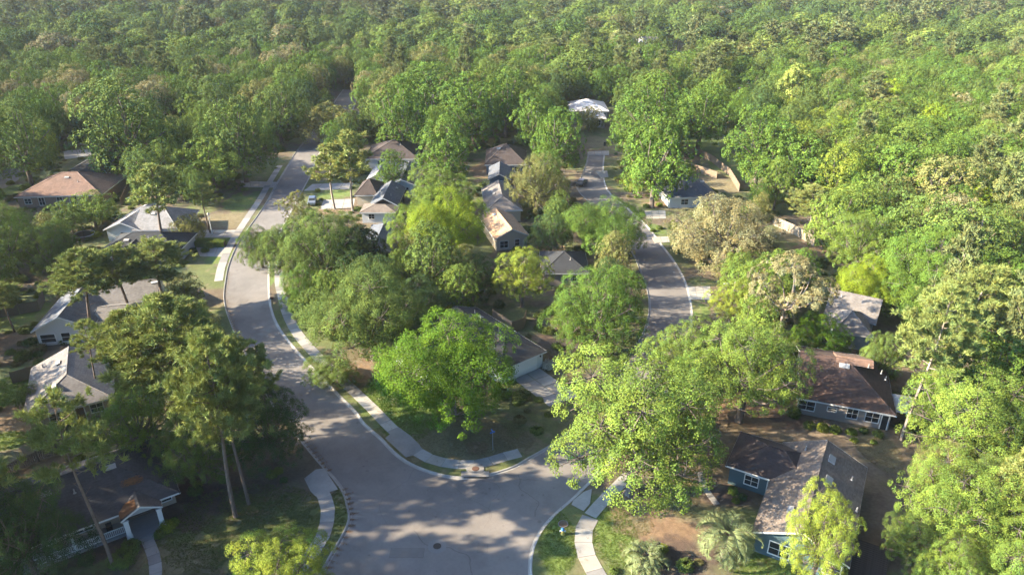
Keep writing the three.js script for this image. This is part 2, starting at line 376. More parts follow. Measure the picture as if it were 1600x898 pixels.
[-104.26,-130.53,7.93,2.63,"oak","fresh"],
[10.98,-254.07,7.35,2.71,"oak","fresh"],
[87.07,-239.39,8.09,2.96,"oak","yellow"],
[-13.99,-248.04,9.83,4.15,"oak","dark"],
[15.87,-69.02,8.88,2.91,"oak","fresh"],
[-116.57,-224.15,9.3,2.89,"oak","fresh"],
[-122.59,-223.5,11.8,4.78,"oak","mid"],
[39.05,-259.97,7.18,2.81,"oak","dark"],
[-130.75,-219.16,10.23,3.54,"oak","fresh"],
[-71.66,-259.54,8.52,2.78,"oak","dark"],
[32.88,-83.3,8.27,3.09,"oak","dark"],
[75.86,-157.52,7.92,3.14,"oak","fresh"],
[68.44,-189.62,8.27,2.61,"oak","mid"],
[4.87,-244.82,8.03,2.72,"oak","dark"],
[-44.48,-259.22,10.46,4.22,"oak","mid"],
[-106.74,-136.89,8.57,2.8,"oak","olive"],
[32.37,-174.95,7.33,2.77,"oak","fresh"],
[-83.99,-190.66,12.25,4.35,"oak","mid"],
[-28.35,-259.74,12.46,4.63,"oak","fresh"],
[109.58,-260.1,8.97,3.7,"oak","light"],
[90.56,-255.44,10.19,3.55,"oak","dark"],
[7.73,-221.44,13.65,4.64,"oak","yellow"],
[100.05,-226.13,16.44,6.01,"oak","mid"],
[49.86,-227.75,9.23,3.36,"oak","fresh"],
[-173.01,-217.86,7.94,2.61,"oak","mid"],
[-76.67,-86.5,8.23,3.09,"oak","dark"],
[5.85,-248.22,8.2,2.65,"oak","olive"],
[-86.17,-99.46,10.86,4.69,"oak","mid"],
[84.02,-259.99,8.57,3.1,"oak","fresh"],
[37.21,-180.87,6.86,2.63,"oak","dark"],
[-13.32,-108.21,14.7,5.36,"oak","mid"],
[46.59,-233.72,9.34,2.94,"oak","yellow"],
[-18.9,-110.44,8.67,2.77,"oak","light"],
[-161.64,-204.16,11.52,4.01,"oak","mid"],
[57.12,-232.28,9.71,3.49,"oak","dark"],
[34.22,-216.42,9.25,3.64,"oak","fresh"],
[51.35,-231.73,7.87,3.3,"oak","fresh"],
[89.08,-260.29,11.5,3.78,"oak","mid"],
[39.24,-45.69,8.03,3.19,"oak","light"],
[88.98,-243.66,9.05,2.95,"oak","fresh"],
[86.71,-191.97,7.92,2.98,"oak","dark"],
[55.64,-252.21,9.55,3.53,"oak","fresh"],
[-5.12,-231.16,8.57,2.61,"oak","fresh"],
[8.05,-231.83,7.49,2.79,"oak","light"],
[-34.93,-258.02,17,6.33,"oak","mid"],
[-44.64,-178.83,7.69,3.0,"oak","mid"],
[-97.28,-206.5,8.83,3.88,"oak","mid"],
[-105.79,-207.99,15.14,5.97,"oak","mid"],
[-140.92,-171.89,10.33,3.48,"oak","light"],
[-67.85,-73.0,9.36,3.4,"oak","mid"],
[-79.1,-174.65,8.31,2.84,"oak","dark"],
[-38.43,-244.58,7.21,2.94,"oak","fresh"],
[-36.73,-125.73,8.98,3.03,"oak","mid"],
[62.57,-67.01,8.24,2.83,"oak","yellow"],
[69.93,-241.18,8.23,3.2,"oak","mid"],
[74.16,-252.48,7.65,2.82,"oak","mid"],
[-16.22,-181.85,10.09,3.64,"oak","fresh"],
[-155.21,-200.39,7.11,2.73,"oak","olive"],
[68.57,-141.08,8.49,3.02,"oak","fresh"],
[74.15,-233.49,13.28,4.65,"oak","fresh"],
[-65.79,-227.69,10.61,4.22,"oak","mid"],
[-96.45,-200.55,11.93,4.16,"oak","olive"],
[90.21,-211.25,10.8,4.65,"oak","mid"],
[53.48,-145.0,7.46,2.65,"oak","olive"],
[-16.0,-242.71,7.68,3.01,"oak","dark"],
[108.28,-252.39,11.39,4.11,"oak","mid"],
[63.54,-258.94,12.34,5.4,"oak","mid"],
[10.88,-195.19,9.58,3.81,"oak","light"],
[-146.22,-203.01,10.81,4.99,"oak","dark"],
[85.42,-216.57,8.57,2.88,"oak","light"],
[-21.59,-218.06,11.68,4.48,"oak","mid"],
[-12.57,-234.26,10.21,4.06,"oak","dark"],
[73.01,-204.47,10.14,3.87,"oak","fresh"],
[-82.03,-219.23,8.75,2.75,"oak","dark"],
[-146.53,-184.26,8.75,3.41,"oak","mid"],
[-15.53,-221.44,10.02,4.5,"oak","light"],
[-88.64,-229.21,11.24,3.96,"oak","mid"],
[-78.81,-224.45,10.16,3.81,"oak","light"],
[46.44,-126.99,7.65,2.61,"oak","dark"],
[10.0,-131.15,7.58,3.09,"oak","fresh"],
[39.3,-242.42,14.89,5.44,"oak","mid"],
[102.9,-235.31,10.12,3.62,"oak","olive"],
[-102.76,-119.51,11.75,3.88,"oak","mid"],
[-30.63,-96.73,8.06,3.09,"oak","mid"],
[-22.38,-206.47,13.46,4.55,"oak","fresh"],
[-100.24,-134.79,7.15,2.64,"oak","mid"],
[-111.28,-219.16,9.56,3.81,"oak","mid"],
[-134.46,-164.01,8.84,2.92,"oak","olive"],
[-51.74,-100.17,8.78,3.49,"oak","olive"],
[9.14,-140.69,7.39,3.03,"oak","dark"],
[-96.62,-127.98,9.17,3.78,"oak","fresh"],
[77.66,-205.66,9.66,3.66,"oak","mid"],
[42.64,-205.99,16.16,6.23,"oak","mid"],
[-133.37,-194.7,13.75,4.65,"oak","mid"],
[-35.07,-121.25,9.18,3.44,"oak","mid"],
[48.69,-237.29,7.07,2.85,"oak","fresh"],
[-35.7,-229.57,10.0,3.93,"oak","olive"],
[-97.73,-121.1,7.87,3.25,"oak","mid"],
[-124.47,-184.98,9.09,3.1,"oak","mid"],
[46.17,-59.47,8.25,3.19,"oak","olive"],
[-176.38,-221.58,8.49,2.65,"oak","light"],
[-85.51,-93.51,10.21,3.69,"oak","mid"],
[79.38,-172.79,10.53,3.47,"oak","mid"],
[-200.54,-254.99,12.12,5.61,"oak","mid"],
[-12.48,-153.94,8.61,2.83,"oak","mid"],
[-6.77,-250.88,14.34,5.66,"oak","light"],
[80.24,-249.87,10.03,4.33,"oak","light"],
[64.75,-234.56,9.15,2.83,"oak","mid"],
[-137.93,-181.17,9.61,3.89,"oak","mid"],
[75.56,-197.57,10.5,4.1,"oak","mid"],
[-64.06,-246.19,8.62,2.8,"oak","dark"],
[-49.87,-197.95,10.68,4.0,"oak","fresh"],
[-28.19,-252.05,7.82,2.61,"oak","mid"],
[54.36,-223.36,9.58,3.45,"oak","fresh"],
[88.05,-220.43,8.08,3.36,"oak","dark"],
[13.6,-199.88,8.69,2.68,"oak","mid"],
[3.86,-259.21,8.2,2.68,"oak","mid"],
[-159.01,-200.15,8.98,2.9,"oak","mid"],
[-146.07,-189.63,9.35,3.34,"oak","fresh"],
[-48.91,-261.98,10.4,3.43,"oak","fresh"],
[13.42,-219.06,8.43,3.51,"oak","mid"],
[-71.72,-244.07,7.2,2.69,"oak","fresh"],
[-21.88,-212.8,8.33,3.35,"oak","mid"],
[-56.5,-224.81,8.75,3.79,"oak","fresh"],
[-8.19,-112.92,8.43,2.74,"oak","olive"],
[45.8,-131.66,9.18,2.89,"oak","light"],
[-99.58,-115.9,7.46,3.08,"oak","olive"],
[85.78,-254.42,8.17,3.26,"oak","yellow"],
[-129.44,-168.77,7.73,2.69,"oak","light"],
[-8.6,-102.64,9.46,3.7,"oak","light"],
[-76.01,-207.49,10.41,3.88,"oak","mid"],
[65.47,-244.67,7.81,3.11,"oak","mid"],
[-109.29,-213.4,9.09,3.79,"oak","light"],
[16.15,-106.45,9.04,2.98,"oak","dark"],
[-188.46,-240.63,8.84,3.35,"oak","mid"],
[-48.4,-251.19,8.37,3.15,"oak","light"],
[-25.67,-94.79,8.16,2.68,"oak","olive"],
[-36.11,-76.13,8.45,3.18,"oak","fresh"],
[11.41,-69.32,7.93,2.65,"oak","olive"],
[5.42,-255.49,8.65,3.21,"oak","dark"],
[75.21,-220.38,8.16,2.93,"oak","dark"],
[-28.88,-100.91,9.13,3.68,"oak","light"],
[-75.71,-218.89,12.56,4.91,"oak","fresh"],
[-90.89,-202.03,10.04,3.6,"oak","mid"],
[36.34,-176.77,8.29,3.3,"oak","light"],
[-16.31,-174.52,8.39,3.1,"oak","mid"],
[91.83,-201.83,10.41,3.67,"oak","mid"],
[37.74,-108.01,8.9,3.11,"oak","light"],
[-170.45,-214.41,10.53,3.57,"oak","olive"],
[-26.31,-243.36,7.96,3.08,"oak","mid"],
[88.09,-206.92,7.97,2.97,"oak","fresh"],
[30.46,-163.54,9.43,4.2,"oak","yellow"],
[52.9,-72.06,9.4,3.73,"oak","light"],
[77.43,-243.14,9.86,3.78,"oak","fresh"],
[-112.87,-132.37,8.64,3.17,"oak","fresh"],
[-195.03,-250.58,10.16,3.69,"oak","mid"],
[-26.11,-106.89,9.73,3.62,"oak","dark"],
[8.62,-250.78,7.27,2.8,"oak","olive"],
[18.17,-118.89,8.37,2.76,"oak","mid"],
[51.69,-48.8,7.71,2.93,"oak","dark"],
[59.78,-153.71,12.75,4.43,"oak","light"],
[-150.4,-185.94,7.84,2.84,"oak","fresh"],
[-129.29,-212.92,8.94,3.82,"oak","dark"],
[78.48,-178.55,13.4,4.7,"oak","olive"],
[-14.09,-199.36,8.28,2.81,"oak","olive"],
[-140.91,-204.07,8.3,3.31,"oak","olive"],
[-43.08,-78.25,9.19,3.46,"oak","dark"],
[-21.38,-107.62,8.91,2.85,"oak","dark"],
[36.03,-208.3,8.83,2.72,"oak","light"],
[40.69,-252.29,8.42,3.28,"oak","fresh"],
[34.39,-87.62,11.16,4.1,"oak","light"],
[-18.86,-261.29,10.69,3.62,"oak","mid"],
[35.94,-234.78,8.32,3.07,"oak","dark"],
[-95.48,-211.44,9.08,2.83,"oak","mid"],
[55.03,-150.81,7.41,2.63,"oak","fresh"],
[106.61,-243.07,9.52,4.07,"oak","fresh"],
[-77.46,-239.14,13.61,5.82,"oak","fresh"],
[-85.08,-124.5,9.03,3.22,"oak","mid"],
[-7.69,-236.23,10.84,3.48,"oak","mid"],
[66.09,-180.61,13.33,4.92,"oak","dark"],
[-105.72,-191.16,8.09,2.61,"oak","dark"],
[10.13,-144.74,7.87,3.19,"oak","light"],
[43.72,-101.67,7.14,2.81,"oak","light"],
[-46.94,-231.74,8.16,2.91,"oak","light"],
[79.23,-261.49,9.75,3.67,"oak","light"],
[-158.01,-195.48,8.97,2.95,"oak","mid"],
[-83.64,-174.4,10.63,4.19,"oak","fresh"],
[-73.69,-156.64,9.57,2.98,"oak","mid"],
[16.43,-137.81,6.77,2.66,"oak","mid"],
[28.64,-81.81,10.15,3.22,"oak","dark"],
[-21.02,-185.91,6.72,2.64,"oak","mid"],
[68.54,-254.98,9.4,3.11,"oak","mid"],
[96.96,-221.01,8.87,2.68,"oak","fresh"],
[58.84,-249.48,9.47,2.99,"oak","light"],
[84.11,-235.36,9.96,3.88,"oak","mid"],
[-86.47,-202.54,9.77,3.19,"oak","mid"],
[40.13,-248.33,6.76,2.61,"oak","light"],
[-89.23,-215.67,7.98,2.65,"oak","mid"],
[-89.67,-127.62,9.13,2.92,"oak","olive"],
[69.82,-249.86,7.72,2.9,"oak","fresh"],
[-95.48,-229.01,7.76,3.21,"oak","light"],
[54.48,-246.37,9.16,3.24,"oak","mid"],
[-46.22,-195.32,7.86,2.7,"oak","mid"],
[-93.13,-188.64,13.64,4.59,"oak","fresh"],
[69.51,-171.1,11.04,3.62,"oak","fresh"],
[-20.41,-179.96,8.27,2.69,"oak","mid"],
[-50.72,-225.88,7.68,2.65,"oak","fresh"],
[12.49,-214.06,10.04,3.18,"oak","olive"],
[75.2,-247.46,8.86,2.69,"oak","light"],
[-78.23,-192.34,9.56,3.22,"oak","mid"],
[-28.71,-238.49,11.21,4.0,"oak","dark"],
[-65.46,-253.8,9.38,3.06,"oak","mid"],
[-3.48,-243.42,8.82,2.75,"oak","mid"],
[-2.82,-261.19,7.39,3.04,"oak","light"],
[-18.79,-236.66,6.87,2.69,"oak","dark"],
[74.83,-171.57,7.42,2.98,"oak","mid"],
[-19.38,-255.42,12.99,4.44,"oak","light"],
[-48.14,-243.94,9.05,3.28,"oak","dark"],
[58.69,-68.14,9.07,3.07,"oak","fresh"],
[-38.82,-80.24,8.02,3.34,"oak","dark"],
[39.58,-136.93,7.57,3.14,"oak","olive"],
[-10.6,-141.72,8.28,2.84,"oak","mid"],
[-32.14,-220.12,10.37,3.78,"oak","dark"],
[-117.16,-138.81,11.74,4.32,"oak","mid"],
[-139.57,-176.2,10.8,3.74,"oak","olive"],
[-30.66,-120.63,8.89,3.59,"oak","dark"],
[-62,-47,15,5,"oak","mid"],
[-58,-53,13,4.5,"oak","fresh"],
[-70,-51,17,5.5,"oak","mid"],
[-66,-58,14,5,"oak","dark"],
[-52,-44,12,4,"oak","mid"]],
"trees":[[-8.01,-75.25,15.13,9.49,"oak","vivid","large vivid green oak on the street corner beside the curved footpath"],
[-20.16,-89.01,15.0,9.7,"oak","mid","broad mid green oak behind the corner footpath, next to the vivid corner oak"],
[-24.81,-82.63,4.14,3.94,"oakl","mid","low leafy bough tree overhanging the curved footpath"],
[12.42,-91.18,13.82,7.94,"oak","deep","dense dark green round oak between the corner driveway and the side street"],
[1.72,-105.65,10.9,5.34,"oak","yellow","yellow green rounded tree beside the wooden fence of the corner house"],
[13.12,-60.82,17.41,9.69,"oak","light","great light green oak spreading over the mouth of the side street"],
[28.94,-73.89,14.82,7.41,"oak","light","light green oak north of the teal house, beside the brown roofed house"],
[23.15,-81.07,10.45,5.52,"oak","light","light green tree at the inner bend of the side street"],
[18.64,-126.64,12.47,7.77,"oak","fresh","green oak with pale limbs showing, by the bend of the far side street"],
[39.72,-121.81,14.81,10.05,"wisp","tan","big tan dome shaped tree shedding its leaves above the side street"],
[39.96,-92.1,15.68,6.25,"bare","tan","thin tan tree with pale bare limbs behind the brown roofed house"],
[45.43,-90.81,6.47,4.45,"oak","vivid","small bright green tree at the corner of the blue grey walled house"],
[47.03,-89.36,4.31,2.79,"oakl","mid","small green tree against the blue grey wall with the white window"],
[48.05,-70.02,22.31,4.39,"pine","pine","tall pale trunked pine beside the brown roofed house and its deck"],
[60.7,-82.63,17.95,5.06,"pine","pine","tall spreading pine near the bare dirt field"],
[54.44,-76.64,17.27,3.59,"pine","pine","slim pine between two taller pines near the brown roofed house"],
[51.01,-64.52,13.68,6.72,"oak","light","light green tree at the edge of the teal house back yard"],
[56.01,-62.47,11.4,5.57,"oak","light","light green tree behind the back yard trees of the teal house"],
[42.81,-52.13,11.84,5.8,"oak","light","light green spreading tree beside the dark deck of the teal house"],
[38.96,-50.83,6.85,3.37,"oak","mid","mid green tree at the end of the dark deck"],
[46.66,-47.11,11.1,5.43,"oak","light","pale green tree with a bare limb beyond the deck trees"],
[48.03,-51.07,14.88,3.27,"pine","pineyellow","yellow green young pine standing among light green trees"],
[28.44,-48.59,11.35,3.73,"oakl","yellow","small yellow green tree in front of the teal house"],
[-29.14,-57.31,23.5,4.69,"pine","pine","tall pine on the lawn of the porch house"],
[-28.76,-59.03,18.67,3.9,"pine","pine","second tall pine on the lawn of the porch house"],
[-38.7,-68.79,21.36,6.87,"pine","pine","large golden green pine in the grove beside the porch house"],
[-43.5,-70.02,18.55,4.44,"pine","pine","leaning pine in the grove beside the porch house"],
[-30.19,-66.43,17.32,4.28,"pine","pine","pine at the street side of the grove beside the porch house"],
[-42.44,-65.98,11.08,5.44,"oak","light","light green tree whose boughs hang over the porch house roof"],
[-34.77,-62.68,10.02,4.91,"oak","mid","mid green tree under the pines of the porch house grove"],
[-27.93,-66.43,10.1,4.93,"oak","dark","dark green oak leaning over the street beside the porch house lawn"],
[-39.12,-50.28,21.53,3.44,"pinethin","pine","thin bare trunked pine in front of the porch house"],
[-56.83,-62.05,16.81,2.38,"pinethin","pine","thin pine beside the wooden picket fence"],
[-45.59,-49.12,12.55,5.41,"oakl","dark","dark green oak beside the porch railing"],
[-20.28,-44.8,9.28,4.46,"oakl","yellow","yellow green tree top beside the corner footpath and lawn"],
[-64.82,-95.97,14.94,5.27,"pine","pine","forked pine in front of the white gabled house"],
[-61.66,-101.17,12.99,5.28,"pine","pine","pine in front of the long white walled wing"],
[-57.21,-104.5,12.7,5.68,"pine","pine","pine near the street in front of the dark roofed house"],
[-54.73,-78.81,12.15,2.48,"pinethin","pine","slim sparse pine beside the hip roofed grey house"],
[-90.6,-118.1,13.94,6.84,"oak","mid","mid green tree mass by the wooden fence beyond the white gabled house"],
[-83.43,-117.27,10.44,5.14,"oak","mid","round green tree behind the dark roofed house"],
[-89.31,-142.83,7.88,6.44,"oak","light","light green tree between the grey roofed and brown roofed houses"],
[-91.98,-136.59,7.51,5.22,"oakl","mid","low green tree behind the grey roofed house"],
[-70.81,-134.5,16.21,5.58,"pine","pine","tall pine rising over the grey roofed house"],
[-63.56,-139.11,11.28,3.29,"pinethin","pineyellow","slight yellow green tree with a bare stem by the driveway"],
[-65.6,-135.19,5.83,3.76,"oakl","olive","round flowering shrub tree at the driveway of the grey roofed house"],
[-72.9,-166.74,13.58,9.06,"oak","light","light green oak across from the grey roofed house"],
[-67.66,-174.48,21.93,9.47,"oak","mid","tall green oak beside the far street"],
[-96.64,-176.1,25.57,13.06,"oak","mid","tall green oak over the dark roofed house"],
[-101.08,-176.1,15.09,5.63,"oak","mid","narrow oak with hanging foliage by the dark roofed house"],
[-120.04,-170.79,22.04,9.14,"oak","mid","green oak by the western street"],
[-69.88,-212.8,17.98,8.54,"oak","mid","green oak at the turn of the far street"],
[-54.87,-215.1,11.98,10.14,"oak","olive","olive green oak overhanging the far street"],
[-40.66,-153.78,15.67,4.99,"pine","pineyellow","bright pine with a bare pale trunk beside the brown gabled house"],
[-35.87,-152.5,18.65,4.93,"pine","pineyellow","taller bright pine beside the brown gabled house"],
[-28.85,-166.74,10.97,4.32,"oak","fresh","green tree between the brown gabled house and the white gabled wall"],
[-30.57,-197.83,22.61,8.39,"oak","fresh","tall green tree with a straight dark trunk behind the houses"],
[-15.9,-163.81,20.07,7.48,"oak","fresh","tall green oak between the brown gabled and blue walled houses"],
[-11.65,-212.8,21.6,10.39,"oak","fresh","green oak behind the blue walled house"],
[-2.0,-220.65,21.48,9.77,"oak","fresh","green oak rising behind the dark roofs"],
[11.73,-179.99,18.21,8.0,"oak","deep","dark green oak beside the far side street"],
[5.47,-150.81,14.76,6.67,"wisp","olive","olive tan tree behind the orange roofed house"],
[7.47,-126.95,9.34,4.59,"oak","dark","dark green tree beside the orange roofed house"],
[-15.46,-146.73,11.98,7.57,"oak","light","light green bushy tree behind the lime green tree and its neighbours"],
[6.48,-201.91,18.14,7.69,"oak","fresh","green oak between the blue walled house and the far side street"],
[-24.87,-229.04,21.94,12.12,"oak","fresh","broad oak far behind the brown gabled house"],
[-10.44,-207.59,15.3,8.85,"oak","deep","deep green oak just behind the blue walled house"],
[-42.1,-220.65,12.8,8.88,"oak","mid","mid green oak behind the twin gabled house"],
[-11.77,-122.99,15.63,7.65,"oak","lime","glowing lime green tree in the middle of the back yards"],
[-18.77,-125.71,11.04,5.44,"oak","light","light green tree behind the lime green tree"],
[-6.55,-108.02,8.89,4.82,"oak","dark","dark oak shading the back yards below the lime green tree"],
[-14.51,-101.17,7.99,5.6,"oak","dark","dark green oak behind the corner oaks"],
[-27.11,-115.64,10.82,5.36,"magnolia","magnolia","dark glossy magnolia beside the blue grey roof"],
[-32.84,-113.01,14.92,8.23,"oak","mid","green street oak in front of the magnolia"],
[-41.15,-118.38,10.02,5.47,"oak","mid","green street oak at the kerb"],
[-46.94,-121.81,8.71,4.14,"oakl","mid","small green tree hanging over the street"],
[-43.67,-136.59,10.21,3.9,"bare","olive","thin wispy tree at the kerb of the far street"],
[-33.85,-103.82,8.45,4.15,"oak","fresh","green tree with yellow grasses beneath beside the curved footpath"],
[32.12,-155.09,21.24,9.61,"oak","fresh","great oak with a forked trunk over the far side street"],
[36.68,-188.85,25.36,10.12,"oak","fresh","tall oak behind the great forked oak"],
[54.56,-205.43,20.14,11.0,"oak","fresh","dark green oak by the lawn with the wooden fence"],
[61.14,-171.83,20.64,8.58,"oak","fresh","green oak next to the long wooden fence"],
[66.92,-160.97,15.9,11.13,"oak","fresh","round green oak at the wooden fence corner"],
[60.36,-134.5,12.2,5.43,"pine","pineyellow","pale limbed pine beside the sunlit tan fence"],
[72.11,-125.4,9.89,4.84,"vine","lime","tree draped in bright yellow green vines"],
[61.14,-115.64,13.4,6.73,"oak","light","light green oak behind the blue grey walled house"],
[65.55,-99.67,16.1,7.89,"oak","fresh","bright green oak behind the tall pines"],
[59.0,-105.65,9.33,5.78,"oak","lime","lime green tree beside the far corner of the grey roof"],
[94.99,-242.74,19.35,5.56,"cone","pale","pale lime conical tree above the far roofs"],
[28.02,-287.65,19.89,16.25,"oak","mid","wide oak behind the white roofed house"],
[24.87,-229.04,8.19,5.13,"oakl","olive","small olive tree in front of the white roofed house"],
[13.29,-301.32,22.63,3.91,"pinethin","pine","tall bare trunked pine near the white roofed house"],
[87.54,-316.23,17.95,8.21,"pine","pine","tall pine above the far slate roof"],
[108.06,-324.2,17.55,8.41,"pine","pine","tall pine behind the far grey roofs"],
[40.76,-113.01,6.76,5.02,"oak","light","light green tree by the pole at the side street"],
[34.53,-98.62,8.09,3.99,"oak","yellow","yellow green tree by the pole at the side street"],
[50.51,-82.63,8.13,3.03,"oakl","mid","green tree in the narrow gap between two roofs"],
[70.55,-91.73,7.24,3.54,"oak","fresh","green tree beside the bare dirt field"],
[10.36,-101.17,5.19,3.07,"oakl","dark","dark bush tree at the corner of the grey shed roof"],
[-62.4,-76.64,3.98,2.07,"oakl","mid","small green garden tree beside the hip roofed house"],
[-78.18,-96.97,8.88,2.94,"pine","pine","pine by the wooden fence of the white gabled house"],
[-47,-47,24,4.6,"pine","pine","tall pine standing beyond the railed porch of the porch house","tall pines beyond the porch"],
[-55,-48,25,5,"pine","pine","tall pine standing beyond the railed porch of the porch house","tall pines beyond the porch"],
[-57,-56,25,5,"pine","pine","tall pine standing beyond the railed porch of the porch house","tall pines beyond the porch"],
[-61,-60,24,5,"pine","pine","tall pine standing beyond the railed porch of the porch house","tall pines beyond the porch"],
[-65,-63.5,25,5,"pine","pine","tall pine standing beyond the railed porch of the porch house","tall pines beyond the porch"]],
"woodEast":[[60.52,-125.71],[62.18,-101.17],[56.71,-82.63],[53.3,-70.02],[79.12,-62.05],[249.09,-252.72],[178.33,-287.65],[117.49,-269.16],[87.34,-188.85],[77.15,-152.92]],
"open":[[[10.95,-198.5],[29.2,-198.5],[38.36,-269.16],[19.18,-269.16]],[[40.76,-166.74],[61.14,-166.74],[82.22,-233.45],[54.82,-233.45]],[[85.15,-113.01],[124.55,-113.01],[85.13,-68.79],[60.21,-68.79]]],
"woodWest":[[-159.34,-201.91],[-239.01,-316.23],[-83.37,-316.23],[-72.06,-242.74],[-97.41,-229.04],[-136.32,-220.65],[-139.21,-205.43]],
"misc":{"manhole":[-7.59,-53.3],
"inlet":[-4.23,-64.85],
"sign":[-2.31,-68.31],
"hydrant":[5.22,-54.77],
"meter":[5.38,-56.2],
"mail":[-40.4,-106.59],
"pole":[35.52,-101.82],
"lamp":[-62.88,-138.74],
"hoop":[-85.48,-152.07],
"tramp":[-88.4,-136.59],
"car1":[-46.76,-158.21],
"car2":[-24.11,-165.27],
"car3":[17.58,-172.36],
"car4":[-22.12,-168.24],
"palm1":[21.1,-51.72],
"palm2":[13.04,-50.67],
"shrubwhite":[5.24,-86.74],
"bench":[-60.35,-71.27],
"bin":[27.88,-210.54]},
"fences":{"fenceA":[[-83.33,-101.82],[-78.34,-104.27],[-79.7,-108.02]],
"fenceB":[[-69.12,-82.63],[-66.12,-85.06]],
"fenceC":[[-57.85,-63.65],[-55.72,-66.21],[-50.95,-70.02],[-49.35,-72.3]],
"fenceN":[[-3.11,-101.17],[0.0,-96.97],[1.82,-98.2],[2.28,-101.17]],
"fenceFar":[[51.17,-205.43],[55.42,-193.89],[56.95,-179.99],[55.65,-166.74]],
"fenceFar2":[[48.67,-184.03],[52.88,-177.2]],
"fenceTan":[[56.44,-143.98],[59.0,-138.74],[60.76,-132.12]],
"fenceF":[[-90.52,-156.41],[-94.06,-166.74],[-96.2,-174.48]],
"fenceR":[[55.64,-111.72],[57.38,-109.97]],
"fenceO":[[5.48,-123.58],[9.13,-123.58]],
"fenceW":[[-22.49,-146.73],[-9.14,-146.73]]},
"shrubs":[[-38.45,-51.07,1.39],[-38.29,-52.71,1.03],[-35.83,-55.48,0.93],[-36.24,-54.59,0.66],[-35.61,-56.2,0.67],[-41.92,-51.07,0.88],[16.88,-50.44,0.88],[13.98,-51.72,1.14],[15.12,-52.71,0.64],[9.93,-49.89,0.5],[24.53,-61.02,0.64],[25.3,-60.01,0.56],[24.46,-59.52,0.49],[37.51,-72.82,0.81],[38.92,-72.3,0.88],[40.31,-71.79,0.8],[42.19,-71.53,0.72],[43.9,-71.79,0.64],[45.3,-71.02,0.71],[36.35,-75.25,0.99],[41.94,-70.02,0.55],[44.12,-69.65,0.47],[48.91,-89.36,0.94],[51.42,-89.72,0.75],[47.32,-90.08,0.76],[-68.48,-94.01,0.98],[-64.51,-92.1,0.77],[-64.12,-95.97,0.8],[-71.25,-92.1,0.67],[-63.03,-128.85,1.01],[-60.64,-129.17,0.88],[-43.16,-121.22,0.72],[-45.17,-127.26,0.75],[6.74,-92.1,0.87],[9.88,-89.36,0.94],[-2.15,-105.65,1.07],[31.39,-141.7,0.82],[29.76,-140.21,0.68],[21.92,-115.64,0.92],[30.94,-155.09,0.88],[34.13,-156.41,0.89],[-26.0,-146.73,0.84],[-28.24,-147.53,0.85],[-30.43,-147.93,0.85],[-26.28,-143.98,0.83],[-15.22,-143.98,0.97],[63.31,-106.82,0.97],[55.8,-93.05,0.78],[36.19,-127.26,1.0],[36.32,-122.69,0.97],[-86.4,-137.3,1.2],[32.78,-128.85,0.88],[-120.38,-168.75,1.43],[-117.82,-169.76,1.27],[39.53,-125.71,0.99],[-37.12,-108.02,0.98],[-39.27,-111.72,0.9],[48.6,-166.74,1.1],[46.25,-166.74,1.1],[29.11,-212.8,0.78],[53.05,-84.24,0.9],[50.38,-79.55,0.86],[56.44,-89.36,0.85]],
"hedge":[[-66.55,-132.12],[-57.67,-132.12]]};
// ---------------------------------------------------------------- helpers
function rngOf(seed) { let s = seed * 2654435761 | 0; return () => { s = (s + 0x6d2b79f5) | 0; let t = Math.imul(s ^ (s >>> 15), 1 | s); t = (t + Math.imul(t ^ (t >>> 7), 61 | t)) ^ t; return ((t ^ (t >>> 14)) >>> 0) / 4294967296; }; }
const taken = new Map();
function numbered(n) { const k = taken.get(n) ?? 0; taken.set(n, k + 1); return k ? n + '_' + String(k).padStart(3, '0') : n; }
function shadow(o) { o.traverse((c) => { if (c.isMesh) { c.castShadow = true; c.receiveShadow = true; } }); return o; }
function thing(name, label, category, x = 0, y = 0, z = 0, turn = 0, group) {
  const o = new THREE.Group(); o.name = numbered(name); o.position.set(x, y, z); o.rotation.y = turn;
  o.userData = { label, category }; if (group) o.userData.group = group; scene.add(o); return o;
}
function part(name, geo, mat, parent) { const m = new THREE.Mesh(geo, mat); m.name = name; m.castShadow = m.receiveShadow = true; parent.add(m); return m; }
function structure(name, geo, mat, label, category) { const m = part(numbered(name), geo, mat, scene); m.userData = { kind: 'structure', label, category }; return m; }
function single(name, geo, mat, label, category, group) { const m = part(numbered(name), geo, mat, scene); m.userData = { label, category }; if (group) m.userData.group = group; return m; }
const clean = (g) => { for (const k of Object.keys(g.attributes)) if (!['position', 'normal', 'uv'].includes(k)) g.deleteAttribute(k); return g.index ? g.toNonIndexed() : g; };
const merge = (list) => mergeGeometries(list.map(clean), false);
function box(w, h, d, x = 0, y = 0, z = 0, ry = 0) { const g = new THREE.BoxGeometry(w, h, d); if (ry) g.rotateY(ry); g.translate(x, y, z); return g; }
function cyl(r0, r1, h, x = 0, y = 0, z = 0, n = 10) { const g = new THREE.CylinderGeometry(r1, r0, h, n); g.translate(x, y + h / 2, z); return g; }
